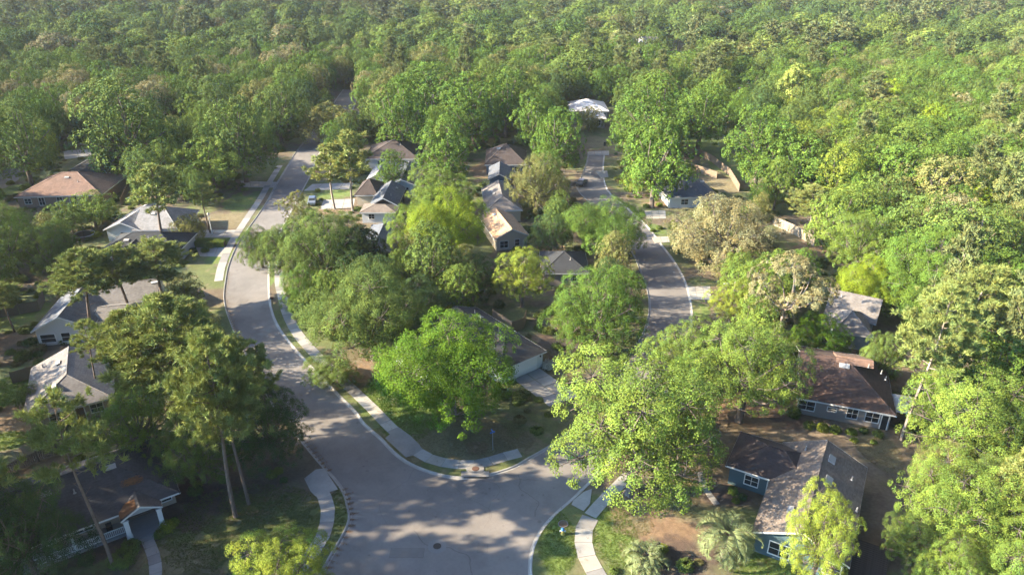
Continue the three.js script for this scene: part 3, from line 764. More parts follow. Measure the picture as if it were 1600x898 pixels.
// polygon soup with uv in metres
class Soup {
  constructor() { this.p = []; this.u = []; }
  tri(a, b, c, ua, ub, uc) { this.p.push(...a, ...b, ...c); this.u.push(...ua, ...ub, ...uc); }
  face(pts, uvs) { for (let i = 1; i < pts.length - 1; i++) this.tri(pts[0], pts[i], pts[i + 1], uvs[0], uvs[i], uvs[i + 1]); }
  flat(pts) {                                                        // uv along the face: u along its first edge
    const a = new THREE.Vector3(...pts[0]), e = new THREE.Vector3(...pts[1]).sub(a), n = new THREE.Vector3();
    for (let i = 1; i < pts.length - 1; i++) n.add(new THREE.Vector3(...pts[i]).sub(a).cross(new THREE.Vector3(...pts[i + 1]).sub(a)));
    n.normalize(); const ux = e.clone().addScaledVector(n, -e.dot(n)).normalize(), vx = n.clone().cross(ux);
    this.face(pts, pts.map((q) => { const d = new THREE.Vector3(...q).sub(a); return [d.dot(ux), d.dot(vx)]; }));
  }
  geo() { const g = new THREE.BufferGeometry(); g.setAttribute('position', new THREE.Float32BufferAttribute(this.p, 3)); g.setAttribute('uv', new THREE.Float32BufferAttribute(this.u, 2)); g.computeVertexNormals(); return g; }
}
// value noise, optional period
const HASH = new Float32Array(65536); { const r = rngOf(77); for (let i = 0; i < 65536; i++) HASH[i] = r(); }
function noise(x, y, per = 256) {
  let xi = Math.floor(x), yi = Math.floor(y); const fx = x - xi, fy = y - yi;
  const m = (v) => ((v % per) + per) % per, x0 = m(xi), x1 = m(xi + 1), y0 = m(yi) * 256, y1 = m(yi + 1) * 256;
  const u = fx * fx * (3 - 2 * fx), v = fy * fy * (3 - 2 * fy);
  const a = HASH[y0 + x0], b = HASH[y0 + x1], c = HASH[y1 + x0], d = HASH[y1 + x1];
  return a + (b - a) * u + (c - a) * v + (a - b - c + d) * u * v;
}
const enc = (c) => Math.max(0, Math.min(255, 255 * Math.pow(Math.max(c, 0), 1 / 2.2)));
function texture(n, m, fn, srgb = true) {
  const data = new Uint8Array(n * m * 4);
  for (let j = 0, k = 0; j < m; j++) for (let i = 0; i < n; i++, k += 4) { const c = fn(i, j); data[k] = srgb ? enc(c[0]) : c[0] * 255; data[k + 1] = srgb ? enc(c[1]) : c[1] * 255; data[k + 2] = srgb ? enc(c[2]) : c[2] * 255; data[k + 3] = 255; }
  const t = new THREE.DataTexture(data, n, m, THREE.RGBAFormat, THREE.UnsignedByteType);
  t.wrapS = t.wrapT = THREE.RepeatWrapping; t.magFilter = THREE.LinearFilter; t.minFilter = THREE.LinearMipmapLinearFilter; t.generateMipmaps = true;
  if (srgb) t.colorSpace = THREE.SRGBColorSpace; t.needsUpdate = true; return t;
}
const scaled = (t, s) => { const c = t.clone(); c.repeat.set(s, s); c.needsUpdate = true; return c; };
const lin = (r, g, b) => new THREE.Color().setRGB(r, g, b);
const inside = (x, z, poly) => { let c = false; for (let i = 0, j = poly.length - 1; i < poly.length; j = i++) { const [xi, zi] = poly[i], [xj, zj] = poly[j]; if ((zi > z) !== (zj > z) && x < (xj - xi) * (z - zi) / (zj - zi) + xi) c = !c; } return c; };
function smooth(pts, step = 1.2) { const c = new THREE.CatmullRomCurve3(pts.map(([x, z]) => new THREE.Vector3(x, 0, z)), false, 'centripetal'); const n = Math.max(4, Math.round(c.getLength() / step)); return c.getSpacedPoints(n).map((p) => [p.x, p.z]); }

// ---------------------------------------------------------------- materials
const wear = new Float32Array(2048 * 2048).fill(1);                  // cracks, sealed joints, old patches and oil drips of a 32 m tile
{ const r = rngOf(808), put = (x, y, v) => { const k = (((y | 0) + 4096) % 2048) * 2048 + ((x | 0) + 4096) % 2048; wear[k] = Math.min(wear[k], v); };
  for (let c = 0; c < 18; c++) { let x = r() * 2048, y = r() * 2048, a = r() * 6.28; const n = 150 + r() * 700, w = r() < .3 ? 3 : 1.3, d = .62 + .2 * r(); for (let i = 0; i < n; i++) { a += (r() - .5) * .2; x += Math.cos(a) * 1.2; y += Math.sin(a) * 1.2; for (let q = -w; q <= w; q++) { put(x + q, y, d); put(x, y + q, d); } } }
  for (let c = 0; c < 7; c++) { const x0 = r() * 2048, y0 = r() * 2048, w = 60 + 160 * r(), h = 50 + 90 * r(), d = .84 + .08 * r(); for (let j = 0; j < h; j++) for (let i = 0; i < w; i++) put(x0 + i, y0 + j, i < 3 || j < 3 || i > w - 4 || j > h - 4 ? d - .14 : d); }
  for (let c = 0; c < 160; c++) { const x0 = r() * 2048, y0 = r() * 2048, q = 3 + r() * r() * 16, d = .7 + .2 * r(); for (let j = -q; j <= q; j++) for (let i = -q; i <= q; i++) if (i * i + j * j < q * q * (.6 + .4 * r())) put(x0 + i, y0 + j, d); } }
const asphaltTex = texture(2048, 2048, (i, j) => {
  const x = i / 64, y = j / 64; let v = 0.7 + 0.28 * noise(x * .25, y * .25, 8) + 0.16 * noise(x, y, 32) + .1 * noise(x * 4, y * 4, 128);
  v += (HASH[(i * 131 + j * 977) & 65535] - .5) * .26; v *= wear[j * 2048 + i]; return [0.178 * v, 0.162 * v, 0.15 * v];
});
const concreteTex = texture(512, 512, (i, j) => { const x = i / 64, y = j / 64; const v = .78 + .2 * noise(x, y, 8) + .1 * noise(x * 4, y * 4, 32) + (HASH[(i * 37 + j * 613) & 65535] - .5) * .16; return [.33 * v, .315 * v, .29 * v]; });
const shingleTex = texture(1024, 1024, (i, j) => {                    // 8 m tile, courses of 0.14 m with staggered tabs, weathered blotches and streaks
  const row = Math.floor(j / 18), tab = Math.floor((i + (row % 2) * 20 + HASH[row * 7] * 30) / 40), e = (j % 18) < 3 ? .62 : 1;
  const v = e * (.6 + .34 * HASH[(row * 193 + (tab % 25) * 71) & 65535] + .24 * noise(i / 128, j / 128, 8) + .2 * noise(i / 32, j / 128, 32)) + (HASH[(i * 17 + j * 331) & 65535] - .5) * .12; return [v * .84, v * .84, v * .84];
});
const shingleBump = texture(128, 1024, (i, j) => { const v = (j % 18) / 18; return [v, v, v]; }, false);
const sidingBump = texture(8, 256, (i, j) => { const v = 1 - (j % 16) / 16; return [v, v, v]; }, false);
const brickTex = texture(256, 256, (i, j) => { const r = Math.floor(j / 10), c = Math.floor((i + (r % 2) * 14) / 28); const m = (j % 10) < 2 || ((i + (r % 2) * 14) % 28) < 2; const v = m ? .95 : .6 + .35 * HASH[(r * 31 + c * 57) & 65535]; return m ? [.42, .38, .33] : [.36 * v, .2 * v, .14 * v]; });
const barkTex = texture(128, 256, (i, j) => { const v = .55 + .5 * noise(i / 6, j / 22, 21) + .3 * noise(i / 2, j / 9, 64); return [.8 * v, .8 * v, .8 * v]; });
const woodTex = texture(256, 128, (i, j) => { const v = .65 + .35 * HASH[(Math.floor(i / 12) * 53) & 65535] + .25 * (noise(i / 2, j / 30, 128) - .5); return [.8 * v, .8 * v, .8 * v]; });
const std = (o) => new THREE.MeshStandardMaterial({ roughness: .9, ...o });
const M = {
  asphalt: std({ map: scaled(asphaltTex, 1 / 32), roughness: .93 }),
  concrete: std({ map: scaled(concreteTex, 1 / 8), roughness: .92 }),
  concreteDark: std({ map: scaled(concreteTex, 1 / 8), color: lin(.72, .72, .74), roughness: .92 }),
  concreteWarm: std({ map: scaled(concreteTex, 1 / 8), color: lin(1.1, 1.04, .95), roughness: .92 }),
  white: std({ color: lin(.74, .73, .7), roughness: .6 }), cream: std({ color: lin(.58, .5, .38), roughness: .8, bumpMap: scaled(sidingBump, 1 / 3), bumpScale: .02 }),
  trimGrey: std({ color: lin(.35, .36, .37), roughness: .6 }), darkMetal: std({ color: lin(.02, .02, .022), roughness: .5 }),
  glass: std({ color: lin(.02, .026, .032), roughness: .08, metalness: 0 }), door: std({ color: lin(.1, .05, .035), roughness: .6 }),
  fence: std({ map: woodTex, color: lin(.3, .22, .15), roughness: .9 }), fenceOld: std({ map: woodTex, color: lin(.2, .17, .14), roughness: .9 }), deck: std({ map: woodTex, color: lin(.06, .045, .04), roughness: .85 }),
  bark: std({ map: barkTex, color: lin(.19, .15, .12), roughness: 1 }), barkPale: std({ map: barkTex, color: lin(.33, .27, .22), roughness: 1 }), barkPine: std({ map: barkTex, color: lin(.21, .155, .12), roughness: 1 }),
  rubber: std({ color: lin(.015, .015, .015), roughness: .8 }), rim: std({ color: lin(.4, .4, .42), roughness: .35, metalness: .8 }), steel: std({ color: lin(.35, .36, .37), roughness: .45, metalness: .7 }),
  straw: std({ color: lin(.26, .13, .06), roughness: 1 }), brickWall: std({ map: scaled(brickTex, 1 / 2), roughness: .95 }), steps: std({ map: scaled(concreteTex, 1 / 8), roughness: .9 }),
};
const wallMat = (r, g, b) => std({ color: lin(r, g, b), roughness: .8, bumpMap: scaled(sidingBump, 1 / 3), bumpScale: .02 });
const roofMats = new Map();
const roofMat = (r, g, b) => { const k = [r, g, b].join(); if (!roofMats.has(k)) roofMats.set(k, std({ map: scaled(shingleTex, 1 / 8), color: lin(r, g, b), roughness: .95, bumpMap: scaled(shingleBump, 1 / 8), bumpScale: .012 })); return roofMats.get(k); };

// ---------------------------------------------------------------- ground
const GX0 = -190, GX1 = 190, GZ0 = -345, GZ1 = -25;
const roadOutline = [...smooth(LAY.kerbWest, 2), ...smooth(LAY.kerbEast, 2), ...smooth(LAY.kerbSouth, 2)];
const KIND = { grass: [.105, .135, .034], lush: [.125, .185, .03], dry: [.2, .165, .085], straw: [.225, .14, .078], mulch: [.085, .055, .042], dirt: [.2, .155, .11] };
const NEAR = { x0: -75, x1: 75, z0: -185, z1: -35 };
const groundColor = (x, z) => {
  const n1 = noise(x * .11 + 40, z * .11 + 90), n2 = noise(x * .45 + 9, z * .45 + 33), n3 = noise(x * 1.7, z * 1.7), n4 = noise(x * 5.1 + 3, z * 5.1);
  const g = Math.min(1, Math.max(0, (n1 - .33) * 4 + (n2 - .5) * 1.6));
  let c = [.135 + (.105 - .135) * g, .1 + (.125 - .1) * g, .062 + (.035 - .062) * g];
  for (const [px, pz, rx, rz, k] of LAY.patches) {
    const dx = (x - px) / rx, dz = (z - pz) / rz; if (dx > 1.5 || dx < -1.5 || dz > 1.5 || dz < -1.5) continue;
    const d = Math.sqrt(dx * dx + dz * dz) + (n2 - .5) * .7 + (n3 - .5) * .35, w = Math.min(1, Math.max(0, (1.02 - d) * 4)) * .88; if (w <= 0) continue;
    const t = KIND[k]; c = [c[0] + (t[0] - c[0]) * w, c[1] + (t[1] - c[1]) * w, c[2] + (t[2] - c[2]) * w];
  }
  const sp = noise(x * .9 + 71, z * .9 + 13); if (sp > .66) { const w = (sp - .66) * 2.2; c = [c[0] + (.19 - c[0]) * w, c[1] + (.15 - c[1]) * w, c[2] + (.085 - c[2]) * w]; }
  const v = .72 + .28 * n2 + .22 * n3 + .24 * (n4 - .5) + (HASH[((x * 977 | 0) * 31 + (z * 613 | 0) * 57) & 65535] - .5) * .3;
  return [c[0] * v, c[1] * v, c[2] * v];
};
const mapped = (n, r) => texture(n, n, (i, j) => groundColor(r.x0 + (i + .5) / n * (r.x1 - r.x0), r.z0 + (j + .5) / n * (r.z1 - r.z0)));
const grainBump = texture(512, 512, (i, j) => { const v = .5 * noise(i / 6, j / 6, 85) + .5 * HASH[(i * 71 + j * 877) & 65535]; return [v, v, v]; }, false);
function sheet(shape, holes, y, rect) {
  const V = (a) => a.map(([x, z]) => new THREE.Vector2(x, z)), faces = THREE.ShapeUtils.triangulateShape(V(shape), holes.map(V)), pts = [...shape, ...holes.flat()];
  const p = [], u = []; for (const f of faces) for (const k of [f[0], f[2], f[1]]) { const [x, z] = pts[k]; p.push(x, y, z); rect ? u.push((x - rect.x0) / (rect.x1 - rect.x0), (z - rect.z0) / (rect.z1 - rect.z0)) : u.push(x, z); }
  const g = new THREE.BufferGeometry(); g.setAttribute('position', new THREE.Float32BufferAttribute(p, 3)); g.setAttribute('uv', new THREE.Float32BufferAttribute(u, 2)); g.computeVertexNormals();
  const nn = g.attributes.normal; if (nn.getY(0) < 0) { const a = g.attributes.position.array; for (let i = 0; i < a.length; i += 9) for (let k = 0; k < 3; k++) { const t = a[i + 3 + k]; a[i + 3 + k] = a[i + 6 + k]; a[i + 6 + k] = t; } const b = g.attributes.uv.array; for (let i = 0; i < b.length; i += 6) for (let k = 0; k < 2; k++) { const t = b[i + 2 + k]; b[i + 2 + k] = b[i + 4 + k]; b[i + 4 + k] = t; } g.computeVertexNormals(); }
  return g;
}
const FARG = { x0: GX0, x1: GX1, z0: GZ0, z1: GZ1 };
const LAWN = .11;
const rectPoly = (r) => [[r.x0, r.z0], [r.x1, r.z0], [r.x1, r.z1], [r.x0, r.z1]];
// clip the road to the near rectangle by building the near and far lawns from a grid of cells split by the road outline
{
  structure('terrain', (() => { const g = new THREE.PlaneGeometry(14000, 14000); g.rotateX(-Math.PI / 2); g.translate(0, -.35, -3000); const u = g.attributes.uv, p = g.attributes.position; for (let i = 0; i < u.count; i++) u.setXY(i, p.getX(i), p.getZ(i)); return g; })(),
    std({ map: scaled(texture(512, 512, (i, j) => { const x = i / 16, y = j / 16, n = noise(x * .5, y * .5, 16), m = noise(x * 3, y * 3, 96), v = .7 + .5 * m; return [(.11 - .03 * n) * v, (.085 + .02 * n) * v, .05 * v]; }), 1 / 32), roughness: 1 }),
    'flat wooded land reaching out to the horizon', 'terrain');
  const outer = [[GX0, GZ0], [GX1, GZ0], [GX1, -12], [GX0, -12]];
  structure('lawn', sheet(outer, [roadOutline], LAWN, FARG), std({ map: mapped(2048, FARG), roughness: 1, bumpMap: scaled(grainBump, 90), bumpScale: .05 }), 'patchy lawn, leaf litter and bare soil between the houses', 'lawn');
  structure('road', sheet(roadOutline, [], .0, null), M.asphalt, 'worn grey asphalt street with a side street joining it', 'road');
  for (const [k, lab] of [['westStreet', 'grey asphalt street beyond the brown roofed house'], ['farStreet', 'narrow road far off among the trees']]) structure('street', sheet(LAY.streets[k], [], k === 'farStreet' ? .2 : LAWN + .006, null), M.asphalt, lab, 'road');
}
// kerbs: gutter pan and rolled kerb swept along the road edge
function sweep(line, profile, flip) {
  const s = new Soup(), n = line.length, rows = [];
  for (let i = 0; i < n; i++) {
    const a = line[Math.max(0, i - 1)], b = line[Math.min(n - 1, i + 1)]; let dx = b[0] - a[0], dz = b[1] - a[1]; const l = Math.hypot(dx, dz); dx /= l; dz /= l;
    const nx = dz * flip, nz = -dx * flip; rows.push(profile.map(([o, y]) => [line[i][0] + nx * o, y, line[i][1] + nz * o]));
  }
  let t = 0; for (let i = 0; i < n - 1; i++) { const dl = Math.hypot(line[i + 1][0] - line[i][0], line[i + 1][1] - line[i][1]); let w = 0; for (let k = 0; k < profile.length - 1; k++) { const dw = Math.hypot(profile[k + 1][0] - profile[k][0], profile[k + 1][1] - profile[k][1]); const q = [rows[i][k], rows[i + 1][k], rows[i + 1][k + 1], rows[i][k + 1]], u = [[t, w], [t + dl, w], [t + dl, w + dw], [t, w + dw]]; if (flip > 0) s.face(q, u); else s.face([q[3], q[2], q[1], q[0]], [u[3], u[2], u[1], u[0]]); w += dw; } t += dl; }
  return s.geo();
}
const KERB = [[.3, -.02], [.3, .006], [.12, .012], [.06, .1], [-.02, .135], [-.12, .135], [-.12, .05]];
const kerbLines = { west: smooth(LAY.kerbWest, .8), east: smooth(LAY.kerbEast, .8), south: smooth(LAY.kerbSouth, .8) };
structure('kerb', sweep(kerbLines.west, KERB, -1), M.concrete, 'concrete kerb and gutter beside the porch house lawn', 'kerb');
structure('kerb', sweep(kerbLines.east, KERB, -1), M.concrete, 'concrete kerb and gutter round the oak corner', 'kerb');
structure('kerb', sweep(kerbLines.south, KERB, -1), M.concrete, 'concrete kerb and gutter round the corner with the hydrant', 'kerb');

// footpaths of separate slabs
const slabMats = [M.concrete, M.concreteDark, M.concreteWarm];
function slab(q, y0, y1) { const s = new Soup(), g = .012; const T = q.map(([x, z]) => [x, y1, z]), B = q.map(([x, z]) => [x, y0, z]); s.face(T, q); for (let i = 0; i < 4; i++) { const k = (i + 1) % 4; s.flat([B[i], B[k], T[k], T[i]]); } const geo = s.geo(); return geo; }
function orient(q) { let a = 0; for (let i = 0; i < q.length; i++) { const [x0, z0] = q[i], [x1, z1] = q[(i + 1) % q.length]; a += x0 * z1 - x1 * z0; } return a > 0 ? [...q].reverse() : q; }
function footpath(name, spec, len, label, seed, mats = slabMats) {
  const root = new THREE.Group(); root.name = numbered(name); root.userData = { kind: 'structure', label, category: 'footpath' }; scene.add(root); const r = rngOf(seed);
  const line = smooth(spec.c, len); const n = line.length, E = line.map((p, i) => { const a = line[Math.max(0, i - 1)], b = line[Math.min(n - 1, i + 1)]; let dx = b[0] - a[0], dz = b[1] - a[1]; const l = Math.hypot(dx, dz); return [dx / l, dz / l]; });
  for (let i = 0; i < n - 1; i++) {
    const g = .018, w = spec.w / 2, c = (p, e, s, o) => [p[0] + e[1] * s * w + e[0] * o, p[1] - e[0] * s * w + e[1] * o];
    const q = orient([c(line[i], E[i], 1, g), c(line[i + 1], E[i + 1], 1, -g), c(line[i + 1], E[i + 1], -1, -g), c(line[i], E[i], -1, g)]);
    part('slab', slab(q, .02, LAWN + .035 + r() * .006), mats[r() < .62 ? 0 : r() < .6 ? 1 : 2], root);
  }
}
footpath('footpath', LAY.walkEast, 1.9, 'curved concrete footpath round the oak corner', 3);
footpath('footpath', LAY.walkWest, 1.9, 'curved concrete footpath beside the porch house lawn', 4);
footpath('footpath', LAY.walkSouth, 1.9, 'curved concrete footpath behind the hydrant verge', 5);
footpath('footpath', LAY.walkSouthUp, 1.9, 'concrete footpath under the great light green oak', 6);
footpath('footpath', LAY.walkFar, 2.2, 'concrete footpath along the far street', 7);
footpath('garden_path', LAY.walkFront, 1.4, 'concrete garden path leading to the porch steps', 8);
footpath('garden_path', LAY.walkTeal, 1.3, 'curved concrete garden path of the teal house', 9);
for (const [k, lab] of [['rampEast', 'wide concrete kerb ramp at the oak corner'], ['rampWest', 'wide concrete kerb ramp below the dark oak'], ['rampSouth', 'sunlit concrete kerb ramp beside the great oak']]) structure('kerb_ramp', sheet(LAY[k], [], LAWN + .052, null), k === 'rampEast' ? M.concreteDark : M.concrete, lab, 'ramp');
function driveway(spec, label, seed) {
  const root = new THREE.Group(); root.name = numbered('driveway'); root.userData = { kind: 'structure', label, category: 'driveway' }; scene.add(root); const r = rngOf(seed), [A, B, C, D] = spec.q;
  const at = (u, v) => [0, 1].map((k) => (A[k] * (1 - u) + B[k] * u) * (1 - v) + (D[k] * (1 - u) + C[k] * u) * v), e = .008;
  for (let j = 0; j < spec.m; j++) for (let i = 0; i < spec.n; i++) { const u0 = i / spec.n + e / spec.n * 2, u1 = (i + 1) / spec.n - e / spec.n * 2, v0 = j / spec.m + e / spec.m * 2, v1 = (j + 1) / spec.m - e / spec.m * 2; part('slab', slab(orient([at(u0, v0), at(u1, v0), at(u1, v1), at(u0, v1)]), .02, LAWN + .025 + r() * .006), slabMats[r() < .7 ? 0 : 2], root); }
}
{ const names = { corner: 'concrete slab driveway in front of the white garage door', east: 'concrete driveway east of the side street', eastfar: 'sunlit concrete driveway before the slate roofed house', eastfar2: 'short sunlit driveway apron at the bend of the side street', west1: 'concrete driveway of the grey roofed house', west2: 'concrete driveway beside the clipped hedge', west3: 'concrete driveway of the house behind the light green oak', mid1: 'pale sunlit driveway beside the two bright pines', mid2: 'driveway with the parked grey car', north1: 'pale driveway at the far end of the side street', north2: 'small pale driveway by the far side street', brown: 'grey driveway behind the brown roofed house' };
  let s = 20; for (const k in LAY.drives) driveway(LAY.drives[k], names[k], s++); }

// ---------------------------------------------------------------- houses
function roofGeo(w) {                                                 // local: ridge along x; returns {top, fascia, gables, ridgeY}
  const o = w.o, alongX = w.ridge === 'x', L = alongX ? w.L : w.D, D = alongX ? w.D : w.L, hl = L / 2, hd = D / 2, th = .14, yr = w.he + hd * w.pitch, ye = w.he;
  const r0 = w.ends[0] === 'h' ? -hl + Math.min(hd, hl) : -hl, r1 = w.ends[1] === 'h' ? hl - Math.min(hd, hl) : hl;
  const s = new Soup(), u = new Soup(), f = new Soup();
  const faces = [[[-hl, ye, hd], [hl, ye, hd], [r1, yr, 0], [r0, yr, 0]], [[hl, ye, -hd], [-hl, ye, -hd], [r0, yr, 0], [r1, yr, 0]]];
  if (w.ends[0] === 'h') faces.push([[-hl, ye, -hd], [-hl, ye, hd], [r0, yr, 0]]);
  if (w.ends[1] === 'h') faces.push([[hl, ye, hd], [hl, ye, -hd], [r1, yr, 0]]);
  for (const F of faces) { s.flat(F); s.flat([...F].reverse().map(([x, y, z]) => [x, y - th, z])); }
  const edge = (a, b) => f.flat([[a[0], a[1] - th - .06, a[2]], [b[0], b[1] - th - .06, b[2]], [b[0], b[1] + .012, b[2]], [a[0], a[1] + .012, a[2]]]);
  const k = .012, P = (x, y, z) => [x + Math.sign(x) * k, y, z + Math.sign(z) * k];
  edge(P(-hl, ye, hd), P(hl, ye, hd)); edge(P(hl, ye, -hd), P(-hl, ye, -hd));
  for (const e of [0, 1]) { const x = e ? hl : -hl; if (w.ends[e] === 'h') e ? edge(P(x, ye, hd), P(x, ye, -hd)) : edge(P(x, ye, -hd), P(x, ye, hd)); else { const a = P(x, ye, hd), b = P(x, ye, -hd), c = [x + Math.sign(x) * k, yr, 0]; e ? (edge(a, c), edge(c, b)) : (edge(b, c), edge(c, a)); } }
  // ridge and hip caps
  const caps = []; const cap = (a, b) => { const A = new THREE.Vector3(...a), B = new THREE.Vector3(...b), l = A.distanceTo(B); if (l < .3) return; const g = new THREE.CylinderGeometry(.11, .11, l, 6, 1); g.rotateX(Math.PI / 2); const m = new THREE.Matrix4().lookAt(A, B, new THREE.Vector3(0, 1, 0)); g.applyMatrix4(m); g.translate(...A.add(B).multiplyScalar(.5).toArray()); caps.push(g); };
  cap([r0, yr - .04, 0], [r1, yr - .04, 0]);
  if (w.ends[0] === 'h') { cap([r0, yr - .05, 0], [-hl, ye - .05, hd]); cap([r0, yr - .05, 0], [-hl, ye - .05, -hd]); }
  if (w.ends[1] === 'h') { cap([r1, yr - .05, 0], [hl, ye - .05, hd]); cap([r1, yr - .05, 0], [hl, ye - .05, -hd]); }
  const walls = new Soup(), wl = hl - o, wd = hd - o, wy = w.he + .02;
  const rec = w.recess ?? 0, c4 = [[-wl, wd - rec], [wl, wd - rec], [wl, -wd], [-wl, -wd]];
  for (let i = 0; i < 4; i++) { const a = c4[i], b = c4[(i + 1) % 4]; walls.flat([[a[0], 0, a[1]], [b[0], 0, b[1]], [b[0], wy, b[1]], [a[0], wy, a[1]]]); }
  const yg = yr - o * w.pitch * 0 - th - .03;
  for (const e of [0, 1]) if (w.ends[e] === 'g') { const x = e ? wl : -wl, yb = w.he - .02, q = e ? [[x, yb, wd], [x, yb, -wd], [x, yb + (hd - o) * w.pitch + o * w.pitch - .2, 0]] : [[x, yb, -wd], [x, yb, wd], [x, yb + hd * w.pitch - .2, 0]]; walls.flat(q); }
  const turn = alongX ? 0 : -Math.PI / 2;                             // local x -> +z (front) for a ridge that runs to the front
  const G = [s.geo(), f.geo(), walls.geo(), caps.length ? merge(caps) : null].map((g) => { if (g && turn) g.rotateY(turn); return g; });
  return { roof: G[0], fascia: G[1], wall: G[2], cap: G[3], yr };
}
// place a geometry on a wing wall: side f b l r, offset along the wall, height
function onWall(w, side, off, y, proud = 0) {
  const hx = w.L / 2 - w.o, hz = w.D / 2 - w.o - (w.ridge === 'x' ? w.recess ?? 0 : 0), m = new THREE.Matrix4();
  const [px, pz, ry] = { f: [off, hz + proud, 0], b: [-off, -(w.D / 2 - w.o) - proud, Math.PI], r: [hx + proud, -off, Math.PI / 2], l: [-hx - proud, off, -Math.PI / 2] }[side];
  return m.makeRotationY(ry).setPosition(px, y, pz);
}
function windowParts(parent, w, side, off, sill, ww, hh, trim = M.white, bars = 2) {
  const t = .09, g = [box(ww + 2 * t, t, .07, 0, hh + t / 2, 0), box(ww + 2 * t, t * 1.2, .1, 0, -t / 2, .01), box(t, hh, .07, -ww / 2 - t / 2, hh / 2, 0), box(t, hh, .07, ww / 2 + t / 2, hh / 2, 0), box(ww, .045, .05, 0, hh / 2, 0)];
  for (let i = 1; i < bars; i++) g.push(box(.05, hh - .002, .052, -ww / 2 + ww * i / bars, hh / 2, 0));
  const m = onWall(w, side, off, sill, .03), frame = part('window', merge(g), trim, parent); frame.applyMatrix4(m);
  const pane = part('pane', box(ww, hh, .02, 0, hh / 2, -.015), M.glass, frame); return frame;
}
function house(name, label, key, opt) {
  const W = LAY.houses[key], root = thing(name, label, 'house', W[0].x, LAWN, W[0].z, 0);
  const frames = W.map((w, i) => {
    if (opt.recess && i === 0) w.recess = opt.recess;
    const g = roofGeo(w), put = (m) => { m.position.set(w.x - W[0].x, 0, w.z - W[0].z); m.rotation.y = w.a; return m; };
    put(part('wall', g.wall, opt.walls?.[i] ?? opt.wall, root));
    const rf = put(part('roof', g.roof, opt.roofs?.[i] ?? opt.roof, root)); part('fascia', g.fascia, opt.trim ?? M.white, rf); if (g.cap) part('ridge_cap', g.cap, opt.roofs?.[i] ?? opt.roof, rf);
    const fr = new THREE.Matrix4().makeRotationY(w.a).setPosition(w.x - W[0].x, 0, w.z - W[0].z); return { w, g, fr, rf };
  });
  for (const [i, side, off, sill, ww, hh, bars] of opt.windows ?? []) { const f = windowParts(root, W[i], side, off, sill, ww, hh, opt.trim ?? M.white, bars ?? 2); f.applyMatrix4(frames[i].fr); }
  for (const [i, side, off, ww, hh, mat] of opt.doors ?? []) { const d = part('door', box(ww, hh, .06, 0, hh / 2, 0), mat ?? M.door, root); d.applyMatrix4(onWall(W[i], side, off, .02, .03)); d.applyMatrix4(frames[i].fr); const fr = part('door_frame', merge([box(.1, hh + .1, .1, -ww / 2 - .05, (hh + .1) / 2, 0), box(.1, hh + .1, .1, ww / 2 + .05, (hh + .1) / 2, 0), box(ww, .1, .1, 0, hh + .05, 0)]), M.white, d); }
  // vents, skylights and pipes on the roof: wing, along ridge (x local), across (z local), kind
  for (const [i, lx, lz, kind] of opt.vents ?? []) {
    const { w, g, fr } = frames[i], alongX = w.ridge === 'x', hd = (alongX ? w.D : w.L) / 2, across = alongX ? lz : lx, y = w.he + (hd - Math.abs(across)) * w.pitch, tilt = Math.atan(w.pitch) * Math.sign(across);
    const geo = kind === 'sky' ? merge([box(1.25, .14, .75)]) : kind === 'vent' ? merge([box(.9, .2, .45), box(1, .04, .6, 0, .11, 0)]) : merge([cyl(.07, .07, .55, 0, -.1, 0), cyl(.16, .1, .12, 0, -.05, 0)]);
    const m = part(kind === 'sky' ? 'skylight' : kind === 'vent' ? 'roof_vent' : 'vent_pipe', geo, kind === 'sky' ? M.skylight : M.ventGrey, root);
    const loc = new THREE.Matrix4(); if (kind !== 'pipe') loc.multiply(alongX ? new THREE.Matrix4().makeRotationX(tilt) : new THREE.Matrix4().makeRotationZ(-tilt).multiply(new THREE.Matrix4().makeRotationY(Math.PI / 2)));
    loc.setPosition(lx, y + .06, lz); m.applyMatrix4(loc); m.applyMatrix4(fr);
  }
  if (opt.chimney) { const [i, lx, lz, hh, mat] = opt.chimney, c = part('chimney', merge([box(.9, hh, .7, 0, hh / 2, 0), box(1.04, .14, .84, 0, hh, 0)]), mat, root); c.position.set(lx, 0, lz); c.updateMatrix(); c.applyMatrix4(frames[i].fr); }
  opt.extra?.(root, frames, W);
  return root;
}
M.skylight = std({ color: lin(.32, .33, .34), roughness: .25 }); M.ventGrey = std({ color: lin(.3, .29, .28), roughness: .6 });
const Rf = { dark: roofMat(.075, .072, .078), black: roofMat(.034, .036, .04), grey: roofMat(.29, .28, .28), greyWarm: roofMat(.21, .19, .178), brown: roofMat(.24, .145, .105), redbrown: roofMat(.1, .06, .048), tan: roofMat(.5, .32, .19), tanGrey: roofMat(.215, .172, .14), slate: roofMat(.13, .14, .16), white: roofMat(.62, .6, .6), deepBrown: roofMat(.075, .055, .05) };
const Wl = { white: wallMat(.6, .6, .58), grey: wallMat(.36, .36, .36), teal: wallMat(.06, .105, .12), tan: wallMat(.4, .33, .25), cream: wallMat(.56, .46, .33), bluegrey: wallMat(.2, .25, .27), blue: wallMat(.07, .12, .19), stucco: wallMat(.3, .26, .23) };

